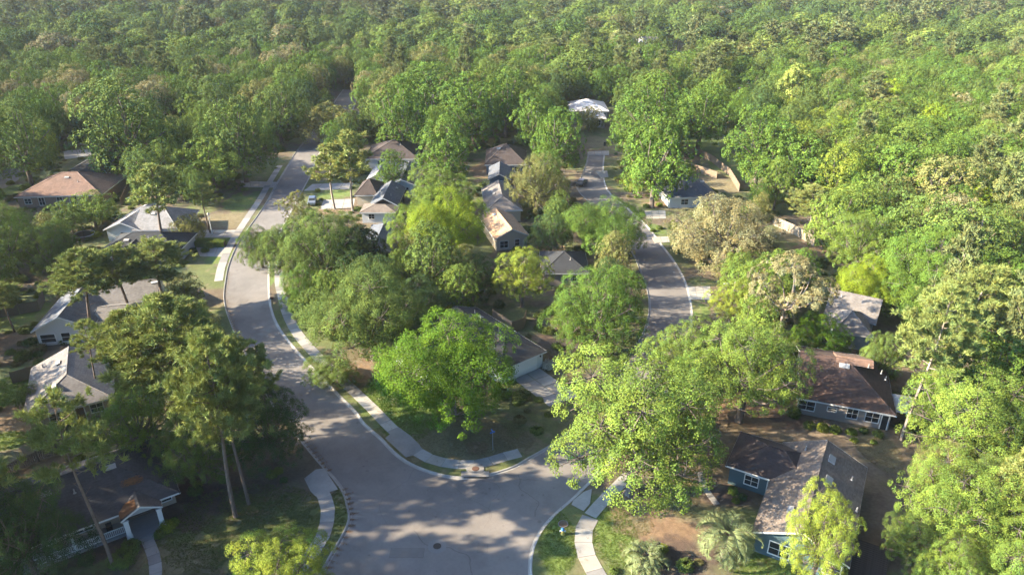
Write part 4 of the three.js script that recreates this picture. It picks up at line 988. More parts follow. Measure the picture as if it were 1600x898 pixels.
// porch house
house('porch_house', 'dark shingled house with a white columned porch and picket railing', 'porch', {
  roof: Rf.dark, wall: Wl.tan, recess: 1.7,
  windows: [[0, 'f', 6.2, .7, 1.9, 1.5, 2], [0, 'f', -1.2, .7, 1.7, 1.5, 2], [0, 'f', -4.6, .7, 1.7, 1.5, 2]], doors: [[0, 'f', 3.2, 1, 2.1, M.glass]], vents: [[0, -1, 2.2, 'pipe'], [0, -3.4, 1.4, 'vent'], [0, 2.6, .9, 'vent']],
  extra(root, F, W) {
    const w = W[0], fr = F[0].fr, hz = w.D / 2, px = 4.1, add = (n, g, m, parent = root) => { const p = part(n, g, m, parent); if (parent === root) p.applyMatrix4(fr); return p; };
    // projecting gable over the steps
    const s = new Soup(), f = new Soup(), e = 1.95, z1 = hz + 1.15, z0 = hz - 3.4, yb = 2.75, yt = yb + e * .5;
    for (const k of [-1, 1]) { const q = [[px + k * e, yb, z0], [px + k * e, yb, z1], [px, yt, z1], [px, yt, z0]]; s.flat(k < 0 ? q : [...q].reverse()); s.flat((k < 0 ? [...q].reverse() : q).map(([x, y, z]) => [x, y - .12, z])); f.flat([[px + k * e, yb - .2, z1 + .012], [px, yt - .2, z1 + .012], [px, yt + .012, z1 + .012], [px + k * e, yb + .012, z1 + .012]]); f.flat([[px + k * (e + .012), yb - .2, z0], [px + k * (e + .012), yb - .2, z1], [px + k * (e + .012), yb + .01, z1], [px + k * (e + .012), yb + .01, z0]]); }
    const roof = add('porch_roof', s.geo(), Rf.dark); part('fascia', f.geo(), M.white, roof);
    const g = new Soup(); g.flat([[px - e + .3, yb - .1, z1 - .35], [px + e - .3, yb - .1, z1 - .35], [px, yt - .22, z1 - .35]]); add('gable_wall', g.geo(), Wl.grey);
    add('porch_beam', box(2 * e - .3, .3, .22, px, 2.5, z1 - .35), M.darkMetal);
    const r = rngOf(5), lit = []; for (let i = 0; i < 2600; i++) { const t = r(), zz = z1 - .3 - r() * 1.9 * (1 - .3 * t), xx = px - e + .1 + t * 1.5, yy = yb + (xx - px + e) * .5 + .02 + r() * .07; const b = new THREE.BoxGeometry(.03, .006, .24); b.rotateX((r() - .5) * .7); b.rotateY(r() * 6.3); b.translate(xx, yy, zz); lit.push(b); } for (let i = 0; i < 420; i++) { const b = new THREE.BoxGeometry(.03, .006, .24); b.rotateY(r() * 6.3); const u = (r() + r() - 1) * 1.1, v = (r() + r()) * .45; b.translate(px + u, w.he + (3.2 - v) * w.pitch + .03 + .04 * r(), hz - 3.2 + v); lit.push(b); }
    add('pine_straw', merge(lit), M.straw, root).userData.kind = 'stuff';
    for (const k of [-1, 1]) { const c = add('column', merge([box(.46, 2.35, .46, 0, 1.175, 0), box(.6, .2, .6, 0, .1, 0), box(.56, .14, .56, 0, 2.33, 0)]).translate(px + k * 1.55, .1, z1 - .35), M.white); }
    add('porch_floor', box(12.2, .26, 2.5, 0 - .6, .09, hz - 1.1), M.steps); add('porch_step', box(2.9, .3, 1.5, px, .1, z1 - .3), M.steps); add('porch_step', box(2.6, .14, .5, px, .05, z1 + .7), M.steps);
    const rail = (x0, x1, z) => { const bars = [box(x1 - x0, .07, .09, (x0 + x1) / 2, 1.08, z), box(x1 - x0, .07, .08, (x0 + x1) / 2, .35, z)]; const top = add('railing', merge(bars), M.white); const n = Math.floor((x1 - x0) / .17), bl = []; for (let i = 0; i <= n; i++) { const b = part('baluster', box(.05, .7, .05, x0 + .06 + i * (x1 - x0 - .12) / n, .71, z), M.white, top); } };
    rail(-5.8, px - 1.85, hz - .1);
    for (const x of [-5.9, -2.2]) add('porch_post', box(.18, 2.45, .18, x, 1.45, hz - .1), M.white);
    // chair on the porch
  },
});
const chair = thing('porch_chair', 'dark chair standing on the white railed porch', 'chair'); { const w = LAY.houses.porch[0], m = new THREE.Matrix4().makeRotationY(w.a).setPosition(w.x, LAWN + .22, w.z); const off = new THREE.Vector3(1.0, 0, w.D / 2 - 1.1).applyMatrix4(m); chair.position.copy(off); chair.rotation.y = w.a; part('seat', box(.55, .05, .5, 0, .43, 0), M.darkMetal, chair); part('backrest', box(.55, .55, .05, 0, .75, -.26), M.darkMetal, chair); for (const [a, b] of [[-1, -1], [1, -1], [-1, 1], [1, 1]]) part('leg', box(.05, .42, .05, a * .24, .21, b * .21), M.darkMetal, chair); }

house('hip_roof_house', 'grey hip roofed house with one sunlit slope, tan walls', 'hip', { roof: Rf.greyWarm, wall: Wl.tan, windows: [[0, 'f', 2.8, .9, 1.4, 1.2], [0, 'f', -1.5, .9, 1.8, 1.2], [0, 'r', 2, .9, 1.4, 1.2]], doors: [[0, 'f', .9, .95, 2.05]], vents: [[0, -1.2, -3, 'vent'], [0, -1.4, 3, 'vent'], [0, -3.3, -4.6, 'pipe']] });
house('gabled_house', 'white walled house with a broad gable end and long side wing', 'gable', { roof: Rf.slate, roofs: [Rf.slate, Rf.greyWarm, Rf.greyWarm], wall: Wl.white, trim: M.white, windows: [[0, 'f', -2.4, .55, 2.0, 1.3, 1], [0, 'f', .1, .5, 1.2, 1.4, 1], [1, 'f', 2.3, .5, .9, 1.6], [2, 'f', .9, .7, .8, 1.1], [0, 'l', 2, .9, 1.6, 1.2]], doors: [[1, 'f', .9, .9, 2.05, M.glass]], chimney: [1, 4.3, .6, 4.3, M.white], vents: [[0, -1.7, -3, 'pipe'], [0, -1.5, -4, 'vent']] });
house('grey_roof_house', 'pale grey roofed house with a white gable facing the yard', 'grey', { roof: Rf.grey, wall: Wl.white, windows: [[0, 'f', 1.5, .8, 1.6, 1.2], [0, 'f', -1.2, .8, 1.2, 1.2], [1, 'f', 0, .8, 1.4, 1.2]], vents: [[0, -1.6, 2, 'vent'], [1, -1.2, 2, 'pipe']] });
house('dark_roof_house', 'black roofed house between the clipped hedge and the grey roofed house', 'black', { roof: Rf.black, wall: Wl.grey, windows: [[0, 'f', 4, .8, 1.4, 1.2], [1, 'f', 0, .8, 1.6, 1.2]], vents: [[0, 1, 1.5, 'pipe'], [0, -3, 2, 'vent']] });
house('brown_roof_house', 'low brick house with a wide brown hip roof', 'brown', { roof: Rf.brown, wall: M.brickWall, windows: [[0, 'f', -7, .8, 1.4, 1.2], [0, 'f', -4, .4, 1.2, 1.8], [0, 'f', 0, .4, 1.2, 1.8], [0, 'f', 3, .4, 1.6, 1.8]], vents: [[0, 0, 2, 'vent'], [0, 3, 3.5, 'pipe']] });
house('charcoal_roof_house', 'charcoal roofed house behind the brown roofed brick house', 'dark', { roof: Rf.black, wall: Wl.cream, windows: [[0, 'f', 2.5, .8, 1.8, 1.2], [0, 'f', -2, .8, 1.4, 1.2]], vents: [[0, 1, 2, 'pipe']] });
house('brown_gabled_house', 'dark house with a brown shingled gable above a low white fronted roof', 'midH', { roof: Rf.deepBrown, roofs: [Rf.slate, Rf.tanGrey, Rf.deepBrown], walls: [M.deck, Wl.white, Wl.cream], wall: Wl.white, windows: [[1, 'f', -1.5, .9, 1.2, 1.1], [2, 'l', 0, .9, 1.2, 1.1]], vents: [[0, 1.2, 3, 'pipe'], [0, 1.6, -3, 'vent'], [0, -1.6, 0, 'pipe']] });
house('twin_gabled_house', 'brown and slate roofed house with a white gable wall', 'midI', { roof: Rf.deepBrown, roofs: [Rf.deepBrown, Rf.grey, Rf.slate], wall: Wl.white, windows: [[1, 'f', 0, .8, .9, 1.1], [2, 'f', 1, .8, 1.2, 1.1], [0, 'f', -3, .8, 1.4, 1.1]], vents: [[0, 2, 2, 'pipe']] });
house('blue_grey_roof_house', 'blue grey roofed house half hidden by the dark magnolia', 'blueJ', { roof: Rf.slate, wall: Wl.grey, windows: [[0, 'r', 1, .8, 1.4, 1.2]], vents: [[0, 1.1, -3.5, 'vent'], [0, 1.2, -5, 'pipe'], [0, 1.6, 0, 'vent']] });
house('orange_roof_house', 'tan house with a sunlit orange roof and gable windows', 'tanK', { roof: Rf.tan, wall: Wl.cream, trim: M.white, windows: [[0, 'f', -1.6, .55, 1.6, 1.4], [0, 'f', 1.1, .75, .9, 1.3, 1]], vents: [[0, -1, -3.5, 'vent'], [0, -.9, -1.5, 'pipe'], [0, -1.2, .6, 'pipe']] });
house('grey_hip_house', 'grey hip roofed house directly behind the orange roofed house', 'greyL', { roof: Rf.greyWarm, wall: Wl.cream, windows: [[0, 'f', 0, .8, 1.6, 1.2]], vents: [[0, -1.6, 0, 'vent']] });
house('blue_walled_house', 'dark roofed house with a blue gable wall', 'blueM', { roof: Rf.deepBrown, roofs: [Rf.slate, Rf.deepBrown], wall: Wl.blue, windows: [[0, 'f', .5, .8, .9, 1.4, 1], [1, 'f', 3, .8, 1.4, 1.2]], vents: [[1, -2, 2, 'vent']] });
house('garage_house', 'dark roofed corner house with a white garage door', 'corner', {
  roof: Rf.black, wall: Wl.white, windows: [[0, 'r', -2.5, .9, 1.4, 1.2], [0, 'r', 3, .9, 1.2, 1.2], [1, 'f', -2, .9, 1.6, 1.2]], vents: [[0, 1.6, -4, 'vent'], [0, 2, -6, 'pipe']],
  extra(root, F, W) { const d = part('garage_door', box(4.9, 2.15, .05, 0, 1.08, 0), M.white, root), m = onWall(W[0], 'f', .3, .02, .03); for (let r = 0; r < 4; r++) for (let c = 0; c < 6; c++) part('panel', box(.68, .4, .03, -2.03 + c * .81, .3 + r * .53, .03), M.white, d); d.applyMatrix4(m); d.applyMatrix4(F[0].fr); const l = part('wall_lamp', merge([box(.16, .28, .16, 0, 0, 0), box(.06, .06, .14, 0, .18, -.08)]), M.darkMetal, root); l.applyMatrix4(onWall(W[0], 'f', 3.3, 2.0, .12)); l.applyMatrix4(F[0].fr); },
});
house('charcoal_cottage', 'low charcoal hip roofed cottage beside the side street', 'shedO', { roof: Rf.black, wall: Wl.stucco, windows: [[0, 'f', 2, .9, 1.4, 1.2]], vents: [[0, 1, 2, 'pipe']] });
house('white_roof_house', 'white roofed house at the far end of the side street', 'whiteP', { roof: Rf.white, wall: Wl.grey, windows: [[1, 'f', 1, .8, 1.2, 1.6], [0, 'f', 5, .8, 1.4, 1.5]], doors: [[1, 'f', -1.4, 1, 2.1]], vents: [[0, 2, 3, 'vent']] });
house('slate_roof_house', 'slate hip roofed house behind the sunlit driveway', 'slateQ', { roof: Rf.slate, wall: Wl.white, windows: [[0, 'f', -2, .8, 1.6, 1.2], [0, 'f', 3, .8, 1.6, 1.2]], vents: [[0, 3, 2, 'vent']] });
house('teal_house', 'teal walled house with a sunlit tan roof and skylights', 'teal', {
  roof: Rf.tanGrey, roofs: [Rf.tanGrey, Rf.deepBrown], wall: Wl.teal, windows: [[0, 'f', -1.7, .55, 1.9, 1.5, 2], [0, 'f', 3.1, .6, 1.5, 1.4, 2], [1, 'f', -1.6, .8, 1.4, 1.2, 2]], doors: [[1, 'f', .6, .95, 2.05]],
  vents: [[0, .9, -5.2, 'sky'], [0, 1.1, -1.6, 'sky'], [0, 3.2, -4.2, 'pipe'], [0, 4.2, 0, 'pipe'], [0, -1.6, 4.6, 'vent'], [0, -1.9, -6.2, 'pipe']],
  extra(root, F, W) { const d = new THREE.Group(); const deck = part('deck', box(3.6, .35, 7, 0, .2, 0), M.deck, root); deck.position.set(W[0].L / 2 + 1.5, 0, 4.6); deck.updateMatrix(); deck.applyMatrix4(F[0].fr); for (let i = 0; i < 24; i++) part('plank', box(3.58, .03, .27, 0, .39, -3.36 + i * .292), M.deck, deck); },
});
house('red_brown_roof_house', 'long stuccoed house with a red brown hip roof and white framed windows', 'brownS', {
  roof: Rf.redbrown, wall: Wl.stucco, windows: [[0, 'f', -4.4, .8, 1.9, 1.3, 2], [0, 'f', -1.4, 1.3, 1, .5, 1], [0, 'f', 1, .8, 1.2, 1.4, 2], [0, 'f', 3.3, .8, 1.5, 1.4, 2]], doors: [[0, 'f', 4.75, .7, 2.05, M.glass]],
  vents: [[0, -.3, 1.2, 'sky'], [0, 2.6, .8, 'pipe'], [0, 4.1, 1.4, 'pipe'], [0, 4.6, 2.2, 'pipe']],
  extra(root, F, W) { const p = part('rear_roof', (() => { const s = new Soup(), y = 5.72; s.flat([[-1.3, y - .5, .9], [3.2, y - .5, .9], [3.2, y, -.3], [-1.3, y, -.3]]); s.flat([[3.2, y - 1.6, -4], [-1.3, y - 1.6, -4], [-1.3, y, -.3], [3.2, y, -.3]]); s.flat([[-1.3, y - 1.6, -4], [-1.3, y - .5, .9], [-1.3, y, -.3]]); s.flat([[3.2, y - .5, .9], [3.2, y - 1.6, -4], [3.2, y, -.3]]); return s.geo(); })(), Rf.brown, root); p.applyMatrix4(F[0].fr);
    const c = new THREE.Group(); const pat = part('patio_cover', box(2.6, .06, 4.2, 0, 2.35, 0), M.trimGrey, root); pat.position.set(W[0].L / 2 + 1.1, 0, 3.6); pat.updateMatrix(); pat.applyMatrix4(F[0].fr); for (let i = 0; i < 12; i++) part('slat', box(2.58, .05, .12, 0, 2.41, -1.95 + i * .35), M.trimGrey, pat); for (const [a, b] of [[1.2, -2], [1.2, 2]]) part('post', box(.1, 2.34, .1, a, 1.17, b), M.white, pat); },
});
house('blue_grey_walled_house', 'grey roofed house with blue grey walls and a white window', 'greyR', { roof: Rf.greyWarm, wall: Wl.bluegrey, trim: M.trimGrey, windows: [[1, 'f', -.6, .8, .9, 1.3, 1]], vents: [[0, -2, 1, 'pipe']] });
house('far_roof_house', 'far pale slate roofed white house among pines', 'far1', { roof: Rf.grey, wall: Wl.white, windows: [[0, 'f', 2, .8, 1.6, 1.2]] });
house('far_roof_house', 'far grey hip roof behind the fresh green oaks', 'far2', { roof: Rf.greyWarm, wall: Wl.white, windows: [[0, 'f', 2, .8, 1.6, 1.2]] });
house('far_roof_house', 'far brownish gabled roof between two tall pines', 'far3', { roof: Rf.tanGrey, wall: Wl.cream, windows: [[0, 'f', 2, .8, 1.6, 1.2]] });
house('far_roof_house', 'tall pale two storey gable showing above the distant wood', 'far4', { roof: Rf.greyWarm, wall: Wl.white, windows: [[0, 'f', 2, .8, 1.6, 1.2], [0, 'f', 2, 3.3, 1.6, 1.2], [0, 'f', -2, 3.3, 1.6, 1.2]] });
house('far_roof_house', 'small white roof glinting in the wood near the conical tree', 'far5', { roof: Rf.white, wall: Wl.white, windows: [[0, 'f', 2, .8, 1.2, 1.2]] });
house('far_roof_house', 'tiny white roof deep in the eastern wood', 'far6', { roof: Rf.white, wall: Wl.white, windows: [[0, 'f', .5, .8, 1.2, 1.2]] });

// ---------------------------------------------------------------- vegetation
// leaf = translucent sheet; tone comes from vertex colours (leaf age, species) only
const leafMat = (r, g, b, tr = .12) => new THREE.MeshPhysicalMaterial({ color: lin(r, g, b), vertexColors: true, roughness: .95, specularIntensity: .25, transmission: tr, thickness: 0, side: THREE.DoubleSide });
const Leaf = {
  deep: leafMat(.085, .145, .02), vivid: leafMat(.098, .178, .013), fresh: leafMat(.1, .165, .024), mid: leafMat(.11, .155, .032), light: leafMat(.138, .195, .032), yellow: leafMat(.2, .245, .032), dark: leafMat(.06, .1, .028), lime: leafMat(.2, .265, .02), pale: leafMat(.27, .31, .07),
  olive: leafMat(.18, .18, .055), tan: leafMat(.225, .2, .09), pineFar: leafMat(.18, .2, .07), magnolia: leafMat(.055, .082, .03, .08), pine: leafMat(.24, .275, .075), pineyellow: leafMat(.27, .29, .08), palm: leafMat(.19, .225, .095), shrub: leafMat(.1, .145, .03), flower: leafMat(.5, .48, .4),
};
class Leaves {
  constructor(seed) { this.p = []; this.c = []; this.ix = []; this.n = 0; this.r = rngOf(seed); }
  // folded rhombus
  leaf(x, y, z, nx, ny, nz, s, ratio, cr, cg, cb) {
    const r = this.r; let ax = r() - .5, ay = r() - .5, az = r() - .5; const d = ax * nx + ay * ny + az * nz; ax -= d * nx; ay -= d * ny; az -= d * nz; const l = Math.hypot(ax, ay, az) || 1; ax /= l; ay /= l; az /= l;
    const bx = ny * az - nz * ay, by = nz * ax - nx * az, bz = nx * ay - ny * ax, h = s * .5, w = s * ratio * .5, f = s * .1;
    this.p.push(x - ax * h, y - ay * h, z - az * h, x + bx * w + nx * f, y + by * w + ny * f, z + bz * w + nz * f, x + ax * h, y + ay * h, z + az * h, x - bx * w + nx * f, y - by * w + ny * f, z - bz * w + nz * f);
    for (let i = 0; i < 4; i++) this.c.push(cr, cg, cb);
    const k = this.n; this.ix.push(k, k + 1, k + 2, k, k + 2, k + 3); this.n += 4;
  }
  needle(x, y, z, dx, dy, dz, len, w, cr, cg, cb) {
    const r = this.r; let ax = r() - .5, ay = r() - .5, az = r() - .5; const d = ax * dx + ay * dy + az * dz; ax -= d * dx; ay -= d * dy; az -= d * dz; const l = (Math.hypot(ax, ay, az) || 1) / w; ax /= l; ay /= l; az /= l;
    this.p.push(x - ax, y - ay, z - az, x + ax, y + ay, z + az, x + dx * len, y + dy * len, z + dz * len); for (let i = 0; i < 3; i++) this.c.push(cr, cg, cb); const k = this.n; this.ix.push(k, k + 1, k + 2); this.n += 3;
  }
  geo() { const g = new THREE.BufferGeometry(); g.setAttribute('position', new THREE.Float32BufferAttribute(this.p, 3)); g.setAttribute('color', new THREE.Float32BufferAttribute(this.c, 3)); g.setIndex(this.ix); return g; }
}
// tapered limb along points [x,y,z,r]
class Wood {
  constructor() { this.list = []; }
  limb(pts, sides = 6) {
    const p = [], u = [], ix = [], n = pts.length; let len = 0;
    for (let i = 0; i < n; i++) {
      const a = pts[Math.max(0, i - 1)], b = pts[Math.min(n - 1, i + 1)], t = new THREE.Vector3(b[0] - a[0], b[1] - a[1], b[2] - a[2]).normalize(), s = Math.abs(t.y) > .9 ? new THREE.Vector3(1, 0, 0) : new THREE.Vector3(0, 1, 0), e = s.clone().cross(t).normalize(), f = t.clone().cross(e), c = pts[i]; if (i) len += Math.hypot(c[0] - pts[i - 1][0], c[1] - pts[i - 1][1], c[2] - pts[i - 1][2]);
      for (let k = 0; k <= sides; k++) { const q = k / sides * Math.PI * 2, x = Math.cos(q) * c[3], y = Math.sin(q) * c[3]; p.push(c[0] + e.x * x + f.x * y, c[1] + e.y * x + f.y * y, c[2] + e.z * x + f.z * y); u.push(k / sides, len / 3); }
      if (i) for (let k = 0; k < sides; k++) { const o = (i - 1) * (sides + 1) + k, w = sides + 1; ix.push(o, o + 1, o + w, o + 1, o + w + 1, o + w); }
    }
    const g = new THREE.BufferGeometry(); g.setAttribute('position', new THREE.Float32BufferAttribute(p, 3)); g.setAttribute('uv', new THREE.Float32BufferAttribute(u, 2)); g.setIndex(ix); g.computeVertexNormals(); this.list.push(g);
  }
  bend(a, b, r0, r1, rnd, n = 4, sides = 6, sag = .1) { const l = Math.hypot(b[0] - a[0], b[1] - a[1], b[2] - a[2]), pts = []; const jx = (rnd() - .5) * l * .22, jz = (rnd() - .5) * l * .22; for (let i = 0; i <= n; i++) { const t = i / n, q = Math.sin(t * Math.PI); pts.push([a[0] + (b[0] - a[0]) * t + jx * q, a[1] + (b[1] - a[1]) * t - sag * l * q, a[2] + (b[2] - a[2]) * t + jz * q, r0 + (r1 - r0) * t]); } this.limb(pts, sides); }
  geo() { return merge(this.list); }
}
// real reach of a crown: its top, and the radius that holds nearly all leaves
function fit(crown, trunk) { const a = crown.attributes.position.array, d = []; let H = 0; for (let i = 0; i < a.length; i += 12) { d.push(Math.hypot(a[i], a[i + 2])); if (a[i + 1] > H) H = a[i + 1]; } d.sort((p, q) => p - q); return { crown, trunk, H, R: d[Math.floor(d.length * .97)] }; }
const gauss = (r) => (r() + r() + r() - 1.5) * 1.15;
// broad crown: boughs (lobes) carry clumps, clumps carry leaves
function broadleaf(o) {
  const r = rngOf(o.seed), L = new Leaves(o.seed + 500), W = new Wood(), R = o.R, H = o.H, cb = o.cb, ch = H - cb, C = [0, cb + ch * .42, 0], lobes = [];
  for (let k = 0; k < 2500 && lobes.length < o.lobes; k++) {
    const a = r() * 6.2832, y = -.75 + 1.7 * r(), q = Math.sqrt(Math.max(0, 1 - y * y * .9)), f = .48 + .3 * r(), lr = R * (o.lr ?? .33) * (.72 + .6 * r());
    const c = [Math.cos(a) * q * R * f * (1 + .1 * gauss(r)), C[1] + y * ch * .5 * (f + .12), Math.sin(a) * q * R * f * (1 + .1 * gauss(r))];
    if (c[1] + lr * .8 > H || c[1] - lr * .8 < cb * .5) continue;
    if (lobes.some((m) => Math.hypot(m.c[0] - c[0], m.c[1] - c[1], m.c[2] - c[2]) < .8 * (m.r + lr))) continue;
    lobes.push({ c, r: lr });
  }
  lobes.push({ c: [gauss(r) * .1 * R, H - R * .34, gauss(r) * .1 * R], r: R * .34 });
  const trunkTop = [gauss(r) * .04 * R, cb + ch * .2, gauss(r) * .04 * R], tr = o.tr ?? R * .045;
  W.limb([[0, -.3, 0, tr * 1.5], [0, .5, 0, tr * 1.12], [trunkTop[0] * .5, trunkTop[1] * .55, trunkTop[2] * .5, tr], [...trunkTop, tr * .85]], o.sides ?? 8);
  for (const m of lobes) {
    W.bend(trunkTop, m.c, tr * .5, tr * .16, r, 4, o.limbSides ?? 5, .06);
    const K = Math.round(o.clumps * (m.r / (R * .33)) ** 2), off = r() * 6.28;
    const tone = 1 + .12 * gauss(r);
    for (let i = 0; i < K; i++) {
      let y = 1 - 2 * (i + .5) / K; const a = off + i * 2.39996 + .4 * gauss(r), q = Math.sqrt(1 - y * y); const d = [Math.cos(a) * q, y, Math.sin(a) * q];
      if (y < -.45 && r() < .75) continue;
      const ext = .78 + .36 * r(), rc = m.r * (o.rc ?? .34) * (.65 + .7 * r()), p = [m.c[0] + d[0] * m.r * ext, m.c[1] + d[1] * m.r * ext * .85, m.c[2] + d[2] * m.r * ext];
      if (p[1] < cb * .6) continue;
      if (lobes.some((s) => s !== m && Math.hypot(s.c[0] - p[0], s.c[1] - p[1], s.c[2] - p[2]) < s.r * .72)) continue;
      if (r() < (o.gap ?? .06)) continue;
      if (o.twigs && r() < o.twigs) W.bend(m.c, p, tr * .12, tr * .04, r, 2, 3, .02);
      let ox = d[0] * .7 + (p[0] - C[0]) / R * .6, oy = d[1] * .7 + (p[1] - C[1]) / R * .4 + .35, oz = d[2] * .7 + (p[2] - C[2]) / R * .6; const ol = Math.hypot(ox, oy, oz); ox /= ol; oy /= ol; oz /= ol;
      const ct = tone * (1 + .14 * gauss(r)), hue = .12 * gauss(r), young = r() < (o.young ?? .22) ? 1.32 : 1, nl = Math.round(o.leaves * (rc / (R * .33 * .34)) ** 1.6);
      for (let j = 0; j < nl; j++) {
        let vx = gauss(r), vy = gauss(r), vz = gauss(r); const vl = Math.hypot(vx, vy, vz) || 1, rad = rc * Math.pow(r(), .42) / vl; vx *= rad; vy *= rad; vz *= rad;
        const along = vx * ox + vy * oy + vz * oz; if (along < -.35 * rc) continue; const fl = .3; vx -= ox * along * fl; vy -= oy * along * fl; vz -= oz * along * fl;
        let nx = ox * .6 + .55 * gauss(r) + vx / rc * .6, ny = oy * .6 + .55 * gauss(r) + .3 + vy / rc * .6, nz = oz * .6 + .55 * gauss(r) + vz / rc * .6; const l = Math.hypot(nx, ny, nz) || 1;
        const t = ct * young * (1 + .2 * gauss(r)), h = hue + .1 * gauss(r), s = o.leaf * (.7 + .6 * r()), droop = o.droop ? o.droop * rc * r() : 0;
        L.leaf(p[0] + vx, p[1] + vy - droop, p[2] + vz, nx / l, ny / l, nz / l, s, o.ratio ?? .6, t * (1 + h), t * (1 + h * .3), t * (1 - h * .5));
      }
    }
  }
  for (let k = 0; k < (o.core ?? 0); k++) { const a = r() * 6.2832, y = r() * 2 - 1, q = Math.sqrt(1 - y * y), f = .25 + .42 * r(); let nx = gauss(r), ny = gauss(r) + .4, nz = gauss(r); const l = Math.hypot(nx, ny, nz) || 1, t = 1 + .2 * gauss(r); L.leaf(Math.cos(a) * q * R * f, C[1] + y * ch * .5 * f, Math.sin(a) * q * R * f, nx / l, ny / l, nz / l, o.leaf * 1.5, .6, t, t, t); }
  return fit(L.geo(), W.geo());
}
function pine(o) {
  const r = rngOf(o.seed), L = new Leaves(o.seed + 900), W = new Wood(), H = o.H, R = o.R, tr = o.tr ?? .28, lean = [gauss(r) * .5, gauss(r) * .5], base = o.base, spine = (t) => [lean[0] * t * t * 2 + .35 * Math.sin(t * 5 + o.seed), t * H, lean[1] * t * t * 2 + .3 * Math.cos(t * 4.2 + o.seed)];
  const pts = []; for (let i = 0; i <= 9; i++) { const t = i / 9 * .97, q = spine(t); pts.push([q[0], q[1] - (i ? 0 : .3), q[2], tr * (1.12 - t * .92)]); } W.limb(pts, o.sides ?? 7);
  const tuft = (x, y, z, dx, dy, dz, s) => {
    const ct = 1 + .18 * gauss(r), hue = .1 * gauss(r);
    for (let j = 0; j < o.needles; j++) { let nx = dx * .55 + gauss(r), ny = dy * .55 + .3 + gauss(r), nz = dz * .55 + gauss(r); const l = Math.hypot(nx, ny, nz) || 1; const t = ct * (1 + .2 * gauss(r)); L.needle(x + gauss(r) * s * .3, y + gauss(r) * s * .24, z + gauss(r) * s * .3, nx / l, ny / l, nz / l, s * (.6 + .5 * r()), o.nw * s, t * (1 + hue), t, t * (1 - hue)); }
  };
  for (let b = 0; b < o.branches; b++) {
    const f = (b + r() * .8) / o.branches, t = base + (1 - base) * f * .98, a = b * 2.4 + r() * 1.1, s0 = spine(t), prof = Math.pow(Math.sin(Math.PI * Math.min(1, .22 + f * .78)), .7) * (1 - .25 * f), len = R * prof * (.6 + .5 * r()), rise = .12 + .55 * f + .25 * r();
    const e = [s0[0] + Math.cos(a) * len, s0[1] + len * rise, s0[2] + Math.sin(a) * len]; W.bend(s0, e, tr * .32 * (1 - f * .5), tr * .08, r, 4, 4, .05);
    const n = Math.max(3, Math.round(o.tufts * len / R));
    for (let k = 0; k < n; k++) {
      const u = .38 + .62 * Math.sqrt((k + r()) / n), spread = len * .3 * (.5 + u); const x = s0[0] + (e[0] - s0[0]) * u + gauss(r) * spread, z = s0[2] + (e[2] - s0[2]) * u + gauss(r) * spread, y = s0[1] + (e[1] - s0[1]) * u + Math.abs(gauss(r)) * spread * .5 - .05;
      if (o.twigs) W.bend([s0[0] + (e[0] - s0[0]) * u * .85, s0[1] + (e[1] - s0[1]) * u * .85, s0[2] + (e[2] - s0[2]) * u * .85], [x, y, z], tr * .07, tr * .03, r, 1, 3, 0);
      const dx = x - s0[0], dz = z - s0[2], dl = Math.hypot(dx, dz) || 1; tuft(x, y, z, dx / dl, .5, dz / dl, o.tuft * (.75 + .5 * r()));
    }
  }
  for (let k = 0; k < (o.stubs ?? 0); k++) { const t = base * (.55 + .45 * r()), s0 = spine(t), a = r() * 6.28, len = R * (.15 + .3 * r()); W.bend(s0, [s0[0] + Math.cos(a) * len, s0[1] + len * .4, s0[2] + Math.sin(a) * len], tr * .2, tr * .05, r, 2, 4, 0); }
  return fit(L.geo(), W.geo());
}
console.log('protos');
const near = { leaf: .155, leaves: 245, clumps: 40, rc: .29, core: 5000, lobes: 19, twigs: .35, tr: .42 }, mid = { leaf: .38, leaves: 48, clumps: 32, rc: .31, core: 1100, lobes: 17, sides: 6, limbSides: 4, tr: .45 }, far = { leaf: .5, leaves: 28, clumps: 24, rc: .32, core: 300, lr: .38, lobes: 10, sides: 4, limbSides: 3, tr: .4 };
